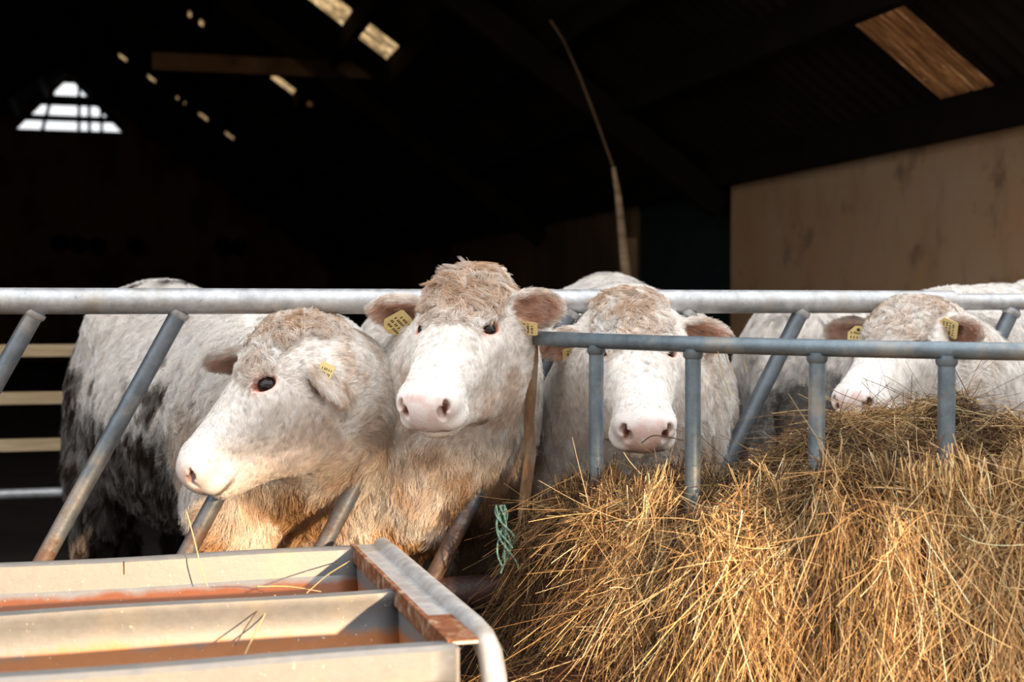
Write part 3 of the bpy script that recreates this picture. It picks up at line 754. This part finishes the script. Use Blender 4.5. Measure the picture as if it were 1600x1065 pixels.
# small gaps of daylight in the left slope are roof lights too: a sheet lying on the rafters
# purlins, rafters, ties
PUR = [4.285, 3.53, 2.94, 2.42, 1.955, 1.25, 0.62, 0.0, -0.62, -1.25]
for u in PUR:
    z = rz_(u) - .125; d = .20
    mb = MB(); mb.hexa([W(u - .04, V0, z - d / 2), W(u + .04, V0, z - d / 2 ), W(u + .04, V1, z - d / 2), W(u - .04, V1, z - d / 2), W(u - .04, V0, z + d / 2 + .02), W(u + .04, V0, z + d / 2 - .0), W(u + .04, V1, z + d / 2), W(u - .04, V1, z + d / 2 + .02)])
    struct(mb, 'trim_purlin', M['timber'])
    if u < 4:
        uu = 2 * RU - u
        struct(MB().box(uu - .04, uu + .04, V0, V1, rz_(uu) - .24, rz_(uu) - .05), 'trim_purlin', M['timber'])
struct(MB().box(WU - .02, WU + .30, V0, V1, 2.365, 2.52), 'trim_eaves', M['timber'])
for v in (4.9, 9.9, 14.9, 19.9, 24.9, 29.9):
    for u_e in (WU, LU):
        struct(MB().beam(W(u_e, v, EAVE - .32), W(RU, v, rz_(RU) - .34), .12, .22), 'trim_rafter', M['timber'])
    if 12 < v < 16:
        struct(MB().box(.07, 2.47, v - .06, v + .06, 3.78, 3.96), 'trim_tie', M['beam'])
# unseen blocker on posts, added behind the camera: low sun comes in under it
struct(MB().box(-10, 34, -14.2, -14.0, SHADE_Z, 8.5, fr=lambda x, y, z: Vector((x, y, z))), 'sun_blocker', M['render'])
for x in range(-10, 35, 7): struct(MB().box(x - .1, x + .1, -14.3, -14.1, 0, SHADE_Z, fr=lambda x, y, z: Vector((x, y, z))), 'trim_post', M['timber'])

# round vents in the far wall
for px, py, r in ((20, 372, 1), (93, 380, .2), (124, 382, .21), (153, 384, .2), (213, 385, .2), (350, 385, .22), (375, 387, .2)):
    if r == 1: continue
    a_ = (px - 800) / FPX; dx = a_ * UX + UY; Y = V1 / (-a_ * UY + UX) - .05; p = at(px, py, Y)
    dv = Vector((-UY, UX, 0))
    o = MB().tube([p - dv * .03, p + dv * .04], r, 24).build('wall_vent', M['black'])
    tag(o, 'dark round opening in the far brown wall at the back left', 'vent', 'round openings in the far wall')

# pole, cable and plank deep in the barn
pl = empty('leaning_pole', at(985, 640, 8.0) * 1, 'thin pale pole leaning in the dark behind the third cow, cable at its tip', 'pole')
MB().tube([at(990, 800, 8.0), at(978, 430, 8.0), at(966, 310, 8.0), at(958, 262, 8.0)], [.034, .030, .021, .013], 12).build('shaft', M['pale'], pl, True)
MB().tube([at(958, 262, 8.0), at(950, 240, 8.05), at(930, 185, 8.2), at(905, 120, 8.4), at(880, 65, 8.6), at(860, 35, 8.7)], .008, 8).build('cable', M['beam'], pl, True)
mb = MB(); mb.beam(at(988, 800, 9.0), at(986, 372, 9.0), .075, .05, up=(0, 1, 0))
tag(mb.build('wooden_post', M['beam'], bevel=.004), 'short brown timber post standing just right of the leaning pole', 'post')

# plank fence at the far left
fn = empty('plank_fence', (-2.6, 6.8, 0), 'pale plank fence with a pipe rail behind the rump of the left cow', 'fence')
fd = Vector((UX, UY, 0)); f0 = at(60, HORIZON, 6.9); f0.z = 0
for z in (1.075, .835, .598):
    MB().beam(f0 - fd * 1.6 + Vector((0, 0, z)), f0 + fd * 1.1 + Vector((0, 0, z)), .03, .062).build('plank', M['board'], fn, bevel=.004)
MB().tube([f0 - fd * 1.6 + Vector((0, 0, .352)), f0 + fd * 1.1 + Vector((0, 0, .352))], .026, 14).build('pipe_rail', M['galv'], fn, True)
for k in (-1.0, .95):
    MB().box(-.05, .05, .02, .12, 0, 1.2, fr=lambda a_, b_, z, k=k: f0 + fd * (k + a_) + Vector((-UY, UX, 0)) * b_ + Vector((0, 0, z))).build('post', M['beam'], fn, bevel=.006)

# ------------------------------------------------------------------ feed barrier
VB = 3.40
bar = empty('feed_barrier', W(0, VB, 0), 'long galvanised feed barrier with slanted bars that the cows lean through', 'barrier')
ZT = 1.312
MB().tube([W(-3.2, VB, ZT), W(2.20, VB, ZT)], .0315, 32).build('top_rail', M['galv'], bar, True)
MB().tube([W(2.15, VB, ZT), W(3.4, VB, ZT)], .0235, 28).build('rail_extension', M['galv'], bar, True)
MB().tube([W(-3.2, VB, .565), W(3.4, VB, .565)], .042, 28).build('bottom_rail', M['mudpipe'], bar, True)
X0 = -0.163
for k in range(-6, 9):
    X = X0 + .3195 * k; Y = 3.52 + .268 * X
    u = X * UX + Y * UY
    top, bot = W(u, VB, ZT - .02), W(u - .385, VB, .58)
    MB().tube([top, bot], .0215, 24).build('slanted_bar', M['bar'], bar, True)
    dv = (bot - top).normalized()
    MB().tube([top + dv * .006, top + dv * .016, top + dv * .022], [.027, .026, .0215], 24).build('weld', M['galv'], bar, True)

# ------------------------------------------------------------------ hay feeder
FP = [(-.02, 3.62), (.02, 3.46), (.055, 3.35), (.195, 3.15), (.392, 2.95), (.627, 2.80), (.868, 2.72), (1.12, 2.685), (1.5, 2.68), (2.0, 2.70), (2.4, 2.72)]
def catmull(P_, n_):
    P_ = np.array(P_, float); Q = np.concatenate([[2 * P_[0] - P_[1]], P_, [2 * P_[-1] - P_[-2]]]); out = []
    for i in range(len(P_) - 1):
        p0, p1, p2, p3 = Q[i:i + 4]
        for t in np.arange(n_) / n_:
            out.append(0.5 * (2 * p1 + (p2 - p0) * t + (2 * p0 - 5 * p1 + 4 * p2 - p3) * t * t + (3 * p1 - p0 - 3 * p2 + p3) * t ** 3))
    out.append(P_[-1]); return np.array(out)
hf = empty('hay_feeder', (.63, 2.8, 0), 'grey steel hay feeder with upright bars sunk in the hay at the right', 'feeder')
rail = catmull(FP[2:], 8)
zr_ = lambda x: 1.222 - .012 * min(1, max(0, x))
MB().tube([Vector((x, y, zr_(x))) for x, y in rail], .0178, 22).build('top_rail', M['feeder'], hf, True)
MB().tube([Vector((x, y, .36)) for x, y in rail], .0178, 18).build('bottom_rail', M['feeder'], hf, True)
BARS = [(.195, 3.15), (.392, 2.95), (.627, 2.80), (.868, 2.72), (1.12, 2.685), (1.38, 2.68), (1.65, 2.685)]
for x, y in BARS:
    MB().tube([Vector((x, y, zr_(x) - .01)), Vector((x, y, .02))], .0172, 22).build('upright_bar', M['feeder'], hf, True)
    MB().tube([Vector((x, y, zr_(x) - .016)), Vector((x, y, zr_(x) - .026)), Vector((x, y, zr_(x) - .032))], [.022, .0215, .0172], 22).build('weld', M['feeder'], hf, True)
# flat rusty strap at the feeder's left end
mb = MB(); sp = [at(834, 522, 3.36), at(835, 560, 3.36), at(831, 610, 3.36), at(826, 660, 3.37), at(829, 710, 3.38), at(822, 760, 3.38), at(815, 840, 3.38)]
wd = [.010, .010, .012, .013, .014, .014, .014]
for (p, q, a0, a1) in zip(sp, sp[1:], wd, wd[1:]):
    mb.hexa([p + Vector((-a0, -.004, 0)), p + Vector((a0, -.004, 0)), p + Vector((a0, .004, 0)), p + Vector((-a0, .004, 0)), q + Vector((-a1, -.004, 0)), q + Vector((a1, -.004, 0)), q + Vector((a1, .004, 0)), q + Vector((-a1, .004, 0))])
tag(mb.build('end_strap', M['strap'], hf), 'flat rusty strap')

# ------------------------------------------------------------------ hay
path = catmull([(.06, 3.62), (.07, 3.46), (.095, 3.35)] + FP[3:], 24)
seg = np.linalg.norm(np.diff(path, axis=0), axis=1); arc = np.concatenate([[0], np.cumsum(seg)]); ALEN = arc[-1]
tan_ = nrm(np.gradient(path, axis=0)); nor = np.stack([tan_[:, 1], -tan_[:, 0]], 1)      # outward: left / towards camera
nor = nrm(np.stack([np.convolve(np.pad(nor[:, i], 8, 'edge'), np.ones(17) / 17, 'valid') for i in (0, 1)], 1))
px_ctl = np.array([-.02, .055, .195, .392, .627, .868, 1.12, 1.6, 2.4])
zc_ctl = np.array([.70, .74, .80, .905, 1.035, 1.055, 1.04, 1.02, .98])
zb_ctl = np.array([.68, .73, .815, .855, .945, .935, .925, .91, .88])
in_ctl = np.array([.10, .22, .55, .9, 1, 1, 1, 1, 1])
def hay_surface(a_, q):
    """a_ arc length along the feeder, q 0 (behind) .. 1 (bottom) -> position"""
    i = np.clip(np.searchsorted(arc, a_) - 1, 0, len(arc) - 2); t = (a_ - arc[i]) / seg[i]
    p = path[i] * (1 - t)[:, None] + path[i + 1] * t[:, None]; n_ = nor[i] * (1 - t)[:, None] + nor[i + 1] * t[:, None]
    x = p[:, 0]; zc, zb, gi = (np.interp(x, px_ctl, c_) for c_ in (zc_ctl, zb_ctl, in_ctl))
    Qk = np.array([0, .10, .22, .34, .46, .54, .64, .76, .88, 1.0])
    O = [-.62, -.52, -.36, -.18, .0, .065, .115, .15, .165, .14]
    Zs = [zc * .5, zc - .16, zc, (zc + zb) / 2 + .012, zb, zb - .07, zb - .18, .56, .32, .03]
    o = np.interp(q, Qk, O); o = np.where(o < 0, o * gi, o * np.interp(x, [-.02, .055, .2, .4], [.1, .2, .6, 1]))
    z = np.zeros_like(a_)
    for j in range(len(Qk) - 1):
        m = (q >= Qk[j]) & (q <= Qk[j + 1]); f = (q - Qk[j]) / (Qk[j + 1] - Qk[j])
        za = Zs[j] if np.ndim(Zs[j]) else np.full_like(a_, Zs[j]); zb_ = Zs[j + 1] if np.ndim(Zs[j + 1]) else np.full_like(a_, Zs[j + 1])
        z = np.where(m, za * (1 - f) + zb_ * f, z)
    # hay is held back at each upright and bulges between
    bx_ = np.array([b[0] for b in BARS]); dx = np.abs(x[:, None] - bx_[None]).min(1)
    groove = np.exp(-(dx / .035) ** 2) * sstep(q, .44, .52) * sstep(q, 1.0, .70)
    o = o - .05 * groove
    P_ = np.stack([p[:, 0] + n_[:, 0] * o, p[:, 1] + n_[:, 1] * o, z], 1)
    lump = (fnoise(P_, 6, 3) - .5) * .15 + (fnoise(P_ * v3(1, 1, .35), 17, 8) - .5) * .13
    P_[:, :2] += n_ * (lump * sstep(q, .2, .5))[:, None]; P_[:, 2] += lump * .8 * sstep(q, .60, .4)
    return P_, n_
na, nq = 220, 90
ga, gq = np.meshgrid(np.linspace(0.0, ALEN - .001, na), np.linspace(0, 1, nq), indexing='ij')
HP_, _ = hay_surface(ga.ravel(), gq.ravel())
idx = np.arange(na * nq).reshape(na, nq)
HF = np.stack([idx[:-1, :-1], idx[1:, :-1], idx[1:, 1:], idx[:-1, 1:]], -1).reshape(-1, 4)
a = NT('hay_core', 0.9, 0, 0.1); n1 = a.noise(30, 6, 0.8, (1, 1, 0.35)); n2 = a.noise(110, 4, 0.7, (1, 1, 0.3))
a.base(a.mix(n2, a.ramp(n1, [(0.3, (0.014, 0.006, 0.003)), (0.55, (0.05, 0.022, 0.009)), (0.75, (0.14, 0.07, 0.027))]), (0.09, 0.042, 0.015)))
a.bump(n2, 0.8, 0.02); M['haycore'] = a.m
a = NT('hay_stalk', 0.55, 0, 0.25); at_n = a.n('ShaderNodeAttribute'); at_n.attribute_name = 'coat'; a.base(at_n.outputs['Color']); M['stalk'] = a.m
a = NT('straw', 0.55, 0, 0.25); a.base((0.52, 0.36, 0.17)); M['straw'] = a.m
a = NT('dark_straw', 0.6, 0, 0.25); a.base((0.10, 0.06, 0.03)); M['darkstraw'] = a.m
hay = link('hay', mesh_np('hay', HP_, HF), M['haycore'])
tag(hay, 'large golden heap of loose hay spilling through the bars of the feeder', 'hay', kind='stuff')
PAL = np.array([(.52, .32, .135), (.32, .18, .068), (.64, .44, .22), (.13, .062, .024), (.055, .024, .010), (.23, .17, .075), (.78, .60, .36)])
def stalk_set(name, n_s, surf, parent, seed, pal_p, dirfun, lo_, hi_, rad_, dark=1.0):
    rng = np.random.default_rng(seed)
    P0, Nn, q = surf(rng, n_s)
    keep = rng.random(n_s) < .05 + .95 * sstep(vnoise(P0 * v3(1, 1, .45), 10, seed + 60) * .60 + vnoise(P0 * v3(1, 1, .5), 34, seed + 61) * .40, .40, .60)
    P0, Nn, q = P0[keep], Nn[keep], q[keep]; n_s = len(P0)
    Lr = lo_ + (hi_ - lo_) * rng.random(n_s) ** 1.6
    d0, grav, off = dirfun(rng, P0, Nn, q)
    m = 6; t = np.linspace(0, 1, m); X = np.empty((n_s, m, 3))
    bend = rng.normal(0, .38, (n_s, 3)); bend -= Nn * (bend * Nn).sum(1)[:, None] * .6; kink = rng.normal(0, .14, (n_s, 3)); kt = rng.random(n_s)
    for j in range(m):
        X[:, j] = P0 + Nn * off[:, None] + Lr[:, None] * (d0 * t[j] + bend * t[j] ** 2 + kink * np.maximum(0, t[j] - kt)[:, None] * 3 + v3(0, 0, -1) * (grav * t[j] ** 2)[:, None])
    X -= (Lr[:, None] * d0 * np.where(q > .5, .12, .35)[:, None])[:, None, :]
    c_ = PAL[rng.choice(len(PAL), n_s, p=pal_p)] * rng.normal(1, .14, n_s)[:, None] * dark * (.50 + .75 * sstep(fnoise(P0 * v3(1, 1, .6), 6, 90), .36, .62))[:, None]
    rad = rad_ * (.55 + .9 * rng.random(n_s) ** 2)
    o = strands(name, P0, X, c_, rad, M['stalk'], parent, .6); tag(o, kind='stuff'); return o
def hay_surf(qlo, qhi, alo=.05, ahi=None):
    def f_(rng, n_):
        a_ = alo + ((ahi or ALEN - .35) - alo) * rng.random(n_); q = qlo + (qhi - qlo) * rng.random(n_)
        P_, n2 = hay_surface(a_, q); Pa, _ = hay_surface(a_, np.minimum(q + .01, 1)); Pb, _ = hay_surface(np.minimum(a_ + .01, ALEN - .001), q)
        N_ = nrm(np.cross(Pa - P_, Pb - P_)); N_ *= np.sign((N_ * np.concatenate([n2, np.full((n_, 1), .6)], 1)).sum(1))[:, None]
        return P_, N_, q
    return f_
def dir_top(rng, P_, N_, q):
    th = rng.normal(0, .75, len(P_)) + (rng.random(len(P_)) < .5) * math.pi
    d = np.stack([np.cos(th), -np.abs(np.sin(th)) * .7 - .15, rng.normal(-.12, .2, len(P_))], 1)
    swirl = (vnoise(P_, 9, 5) - .5)[:, None] * v3(0, -1.2, -.6)
    d = nrm(d + swirl); d = d - N_ * (d * N_).sum(1)[:, None] * .8
    return nrm(d + N_ * rng.normal(.02, .07, len(P_))[:, None]), .12 + .35 * rng.random(len(P_)), rng.random(len(P_)) ** 2 * .022
def dir_hang(rng, P_, N_, q):
    sw = (vnoise(P_, 5, 15) - .5) * 0.9 + (vnoise(P_, 15, 16) - .5) * 1.1
    th = sw * np.where(P_[:, 0] < .3, .4, 1) + rng.normal(0, .26, len(P_)); T_ = nrm(np.stack([-N_[:, 1], N_[:, 0], 0 * N_[:, 0]], 1))
    d = T_ * np.sin(th)[:, None] + v3(0, 0, -1) * np.abs(np.cos(th))[:, None]
    d = d - N_ * (d * N_).sum(1)[:, None] * .6
    return nrm(d + N_ * rng.normal(.04, .12, len(P_))[:, None]), .15 + .35 * rng.random(len(P_)), rng.random(len(P_)) ** 1.5 * .04
def dir_mess(rng, P_, N_, q):
    T_ = nrm(np.stack([-N_[:, 1], N_[:, 0], 0 * N_[:, 0]], 1)); th = rng.normal(0, 1.1, len(P_)) + (vnoise(P_, 8, 25) - .5) * 3
    d = T_ * np.sin(th)[:, None] + v3(0, 0, -1) * np.cos(th)[:, None]; d = d - N_ * (d * N_).sum(1)[:, None] * .7
    return nrm(d + N_ * rng.normal(.03, .12, len(P_))[:, None]), .15 + .4 * rng.random(len(P_)), rng.random(len(P_)) ** 2 * .04
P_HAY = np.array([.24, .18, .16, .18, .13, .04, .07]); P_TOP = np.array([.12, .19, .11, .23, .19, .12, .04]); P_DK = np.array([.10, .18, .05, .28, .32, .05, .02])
if FUR:
    stalk_set('stalks', int(60000 * FUR), hay_surf(.08, .52, .42), hay, 1, P_TOP, dir_top, .05, .19, .00078)  # upper hay: its shade is put into a duller, darker palette
    stalk_set('stalks', int(90000 * FUR), hay_surf(.45, .88, .66), hay, 2, P_HAY, dir_hang, .06, .27, .0009, 1.3)  # lower hay: sunlight put into the colour by brightening these stalks
    stalk_set('stalks', int(20000 * FUR), hay_surf(.44, .86, .62), hay, 6, P_HAY, dir_mess, .04, .16, .0008, 1.15)  # tangled lower stalks, colour also raised to look sunlit
    stalk_set('stalks', int(34000 * FUR), hay_surf(.20, .9, .10, .84), hay, 3, P_DK, dir_hang, .05, .18, .0008)  # left end: older hay plus its shade, both put into darker stalks
# trampled hay on the ground between trough and feeder
def dome(rng, n_):
    th = rng.random(n_) * 2 * math.pi; ph = np.arccos(rng.random(n_)) ; r = v3(.44, .56, .53)
    N_ = np.stack([np.sin(ph) * np.cos(th), np.sin(ph) * np.sin(th), np.cos(ph)], 1)
    P_ = v3(.13, 2.92, 0) + N_ * r; P_ += N_ * ((fnoise(P_, 8, 4) - .5) * .10)[:, None]
    return P_, nrm(N_ / r), N_[:, 2]
g_t, g_p = np.meshgrid(np.linspace(0, 2 * math.pi, 73), np.linspace(0.001, math.pi / 2, 30), indexing='ij')
N_ = np.stack([np.sin(g_p) * np.cos(g_t), np.sin(g_p) * np.sin(g_t), np.cos(g_p)], -1).reshape(-1, 3)
DP = v3(.13, 2.92, 0) + N_ * v3(.44, .56, .53); DP += N_ * ((fnoise(DP, 8, 4) - .5) * .10)[:, None]
idx = np.arange(73 * 30).reshape(73, 30)
DF = np.stack([idx[:-1, :-1], idx[:-1, 1:], idx[1:, 1:], idx[1:, :-1]], -1).reshape(-1, 4)
a = NT('trampled_hay', 0.95, 0, 0.1); n1 = a.noise(40, 6, 0.8)
a.base(a.ramp(n1, [(0.3, (0.018, 0.008, 0.005)), (0.6, (0.07, 0.03, 0.015)), (0.8, (0.16, 0.08, 0.04))])); a.bump(n1, 0.8, 0.02); M['tramp'] = a.m
sp_h = link('spilled_hay', mesh_np('spilled_hay', DP, DF), M['tramp'])
tag(sp_h, 'dark trampled hay on the ground between the trough and the feeder', 'hay', kind='stuff')
def dir_flat(rng, P_, N_, q):
    d = rng.normal(0, 1, P_.shape); d = d - N_ * (d * N_).sum(1)[:, None] * .9
    return nrm(d), .08 + .2 * rng.random(len(P_)), rng.random(len(P_)) ** 2 * .02
if FUR: stalk_set('stalks', int(9000 * FUR), dome, sp_h, 5, P_DK, dir_flat, .05, .18, .0010, .62)

# ------------------------------------------------------------------ trough
A_T = math.radians(16.4); TU = Vector((math.cos(A_T), math.sin(A_T), 0)); TV = Vector((-math.sin(A_T), math.cos(A_T), 0))
PB = Vector((-.355, 3.083, 0))
def TF(a_, b_, z): return PB - TU * a_ - TV * b_ + Vector((0, 0, z))
tr = empty('feed_trough', TF(.8, .46, 0), 'long galvanised double feed trough with rust stained walls below the left cow', 'trough')
TL, TW, RZ = 1.75, .92, .75
def strip(prof, name, mat, thick=.006, a0=0.0, a1=TL):
    n_ = 40; mb = MB(); V, F = [], []
    for i in range(n_ + 1):
        a_ = a0 + (a1 - a0) * i / n_
        for b_, z in prof: V.append(TF(a_, b_, z + .0015 * math.sin(a_ * 9 + b_ * 7)))
    m = len(prof)
    for i in range(n_):
        for j in range(m - 1): F.append((i * m + j, (i + 1) * m + j, (i + 1) * m + j + 1, i * m + j + 1))
    mb.add(V, F); o = mb.build(name, mat, tr, True)
    md = o.modifiers.new('thickness', 'SOLIDIFY'); md.thickness = thick; md.offset = 0
    return o
strip([(-.030, .715), (-.030, RZ), (.000, RZ + .001), (.008, RZ - .003), (.012, RZ - .058), (.018, RZ - .064), (.075, .545), (.10, .53)], 'back_wall', M['trough_back'])
strip([(.09, .53), (.42, .525)], 'back_floor', M['residue'])
strip([(.41, .528), (.448, .60), (.455, RZ - .02), (.448, RZ - .012), (.448, RZ - .004), (.478, RZ - .004), (.478, RZ - .016), (.472, RZ - .03), (.476, RZ - .07), (.520, .545), (.54, .53)], 'divider', M['trough'])
strip([(.53, .53), (.86, .525)], 'front_floor', M['residue'])
strip([(.85, .528), (.893, .60), (.897, RZ - .012), (.900, RZ), (.928, RZ), (.934, RZ - .006), (.936, RZ - .052), (.928, RZ - .060), (.905, RZ - .062)], 'front_rim', M['trough_out'])
strip([(.905, RZ - .058), (.885, .56), (.84, .505), (.08, .505), (.0, .60), (-.02, .70)], 'outer_shell', M['trough_out'])
MB().box(-.008, 0, -.02, .93, .505, RZ - .002, fr=TF).build('end_wall', M['trough'], tr)
MB().box(TL - .008, TL, -.02, .93, .505, RZ - .002, fr=TF).build('end_wall', M['trough'], tr)
MB().box(-.048, .004, -.03, .90, RZ - .006, RZ + .003, fr=TF).build('end_flange', M['galv'], tr, bevel=.002)
tag(MB().box(-.002, .008, -.028, .91, RZ - .03, RZ + .007, fr=TF).build('flange_edge', M['rust'], tr, bevel=.002), 'rusty end flange edge')
tag(MB().box(-.046, .006, .72, .91, RZ + .0028, RZ + .0046, fr=TF).build('rust_patch', M['rust'], tr), 'rust patch')
pts = [TF(-.066, -.03, RZ - .004)] + [TF(-.066, .1 * i, RZ - .002) for i in range(1, 9)] + [TF(-.066, .86, RZ - .006), TF(-.066, .905, RZ - .022), TF(-.066, .93, RZ - .055), TF(-.066, .938, RZ - .11), TF(-.066, .938, .40), TF(-.066, .938, .0)]
MB().tube(pts, .021, 20).build('end_frame', M['galv'], tr, True)
MB().tube([TF(-.066, -.03, RZ - .004), TF(-.066, -.03, 0)], .021, 18).build('leg', M['galv'], tr, True)
for b_ in (-.0, .90): MB().tube([TF(TL - .06, b_, .56), TF(TL - .06, b_, 0)], .021, 18).build('leg', M['galv'], tr, True)
MB().box(.505, .508, .006, .0125, RZ - .058, RZ - .001, fr=TF).build('seam', M['residue'], tr)

# ------------------------------------------------------------------ loose stalks, twine
def stalk(pts, r, label, mat='straw', group=None):
    Pn = catmull([tuple(p) for p in pts], 6)
    o = MB().tube([Vector(p) for p in Pn], r, 6).build('hay_stalk', M[mat], None, True)
    tag(o, label, 'hay stalk', group)
stalk([at(290, 800, 2.95), at(303, 850, 2.92), at(310, 880, 2.89), at(322, 918, 2.88)], .0014, 'pale bent stalk hanging over the back edge of the trough below the left cow')
stalk([at(365, 1010, 2.42), at(390, 970, 2.52), at(415, 935, 2.59)], .0013, 'dark thin stalk leaning up against the middle of the trough divider', 'darkstraw')
stalk([at(380, 1025, 2.40), at(402, 980, 2.52), at(428, 932, 2.60)], .0014, 'pale stalk crossing the dark one on the trough divider')
stalk([at(478, 928, 2.68), at(510, 900, 2.85), at(545, 878, 3.0)], .0013, 'pale stalk lying slantwise near the right end of the back trough')
stalk([at(400, 918, 2.72), at(450, 918, 2.75), at(500, 926, 2.72)], .0012, 'thin reddish stalk lying along the back trough')
stalk([at(1003, 692, 3.08), at(1020, 681, 3.05), at(1045, 683, 2.99), at(1068, 688, 2.955)], .0014, 'dark stalk sticking out of the mouth of the third cow', 'darkstraw')
stalk([at(1119, 527, 2.90), at(1124, 560, 2.90), at(1132, 592, 2.89), at(1142, 618, 2.89)], .0012, 'longest pale stalk hanging from the feeder rail', group=None)
stalk([at(1130, 528, 2.90), at(1134, 555, 2.90), at(1148, 592, 2.89)], .0010, 'short pale stalk hanging from the feeder rail, middle of three')
stalk([at(1164, 529, 2.89), at(1161, 556, 2.88), at(1168, 582, 2.88)], .0010, 'curved pale stalk hanging from the feeder rail, right of three')
stalk([at(975, 707, 3.1), at(985, 722, 3.08), at(1002, 741, 3.05)], .0014, 'pale stalk pointing up from the hay under the chin of the third cow')
tw = []
for k in range(9):
    mb = MB(); pts = []
    for i in range(14):
        t = i / 13; p = at(783 + 8 * t + 5 * math.sin(t * 6 + k * 2.1), 790 + (60 + 6 * k) * t, 3.22); a_ = t * (3 + k % 3) + k * 1.26; rr_ = .006 + .016 * t * ((k * 7) % 5 / 4)
        pts.append(p + Vector((math.cos(a_) * rr_, math.sin(a_) * rr_, 0)))
    mb.tube(pts, .0024, 6); tw.append(mb)
a = NT('green_twine', 0.8); n = a.noise(90, 3, 0.6); a.base(a.mix(n, (0.05, 0.13, 0.12), (0.16, 0.28, 0.24))); M['twine'] = a.m
mb = MB()
for x in tw: mb.add(x.V, x.F)
tag(mb.build('baler_twine', M['twine'], None, True), 'frayed green twine hanging at the left edge of the hay heap', 'twine')

# ------------------------------------------------------------------ the cows
def P_at(px, py, Y): return np.array(at(px, py, Y))
EB = lambda sx: (sx * 0.098, 0.062, -0.085)     # ear root in head coordinates (+: the animal's right)
make_cow('cream cow at the left turning its head sideways above the trough', P_at(448, 500, 3.32), 62, 49, 0, .90,
         [(EB(1), (-.95, .10, -.08), (-.3, -.38, -.6), .21), (EB(-1), (.52, -.42, -.60), (-.45, -.1, -.8), .165)],
         (-.887, 4.157), (.576, -.818), 1.03, .92, neck_mid=(-.42, 3.52, .98), nr=.14, dirt=1.3, golden=.8, curls=1.0, seed=3, hair_n=(1, 1),
         tags=[(1, .075, (.012, .052), 205, (.036, .062), 'tag', (-.1, -1, .15))], face_dirt=.1)
make_cow('white cow with sandy forehead curls raising its head highest, above the top rail', P_at(736, 428, 3.34), 19, 39, 0, .88,
         [(EB(1), (-1, .05, .02), (.1, -.75, -.6), .185), (EB(-1), (.80, -.40, .10), (-.25, -.85, -.35), .165)],
         (-.235, 4.17), (.04, -1), 1.0, .90, neck_mid=(-.15, 3.56, 1.02), nr=.14, dirt=.65, golden=1.1, curls=1.3, seed=7, leg_mud_shade=.92,
         tags=[(0, .115, (.03, .022), -55, (.062, .078), 'tag'), (1, .06, (-.046, .020), 75, (.034, .06), 'tag')], face_dirt=.25)
make_cow('white cow facing straight ahead with its nose just over the hay, behind the feeder bars', P_at(984, 466, 3.52), -3, 41, 0, .88,
         [(EB(1), (-1, -.02, -.30), (.1, -.75, -.55), .175), (EB(-1), (1, -.05, -.06), (-.1, -.9, -.2), .185)],
         (.34, 4.30), (0, -1), 1.05, .88, neck_mid=(.36, 3.72, 1.0), nr=.145, dirt=.3, golden=.6, curls=.9, seed=11,
         tags=[(0, .08, (.035, .022), 80, (.05, .06), 'tag'), (1, .06, (-.04, .022), 80, (.05, .06), 'tag')], body_clean=.5)
make_cow('white cow at the right eating with its nose in the hay', P_at(1426, 474, 3.74), 45, 33, 0, .83,
         [(EB(1), (-.95, .15, .05), (.2, -.9, -.3), .18), (EB(-1), (.42, -.75, .10), (-.35, -.85, -.2), .165)],
         (1.61, 4.515), (-.66, -.75), 1.05, .90, neck_mid=(1.22, 3.90, 1.03), nr=.14, dirt=.2, golden=.4, curls=.7, seed=17,
         tags=[(0, .095, (.022, .040), 180, (.055, .075), 'stud', (-.1, -1, .05)), (1, .07, (.03, .022), 60, (.05, .06), 'tag')], body_clean=.7)
make_cow('white cow standing turned away behind the slanted bar between the two right cows', (1.92, 6.45, 1.0), -146, 60, 0, .93,
         [(EB(1), (.9, .2, -.2), (0, .5, -.5), .17), (EB(-1), (-.9, .2, -.2), (0, .5, -.5), .17)],
         (1.32, 5.17), (.55, .83), 1.0, .86, nr=.17, dirt=.45, golden=.2, curls=.5, seed=23, head_res=.008, hair_n=(.2, .8), body_clean=.8)
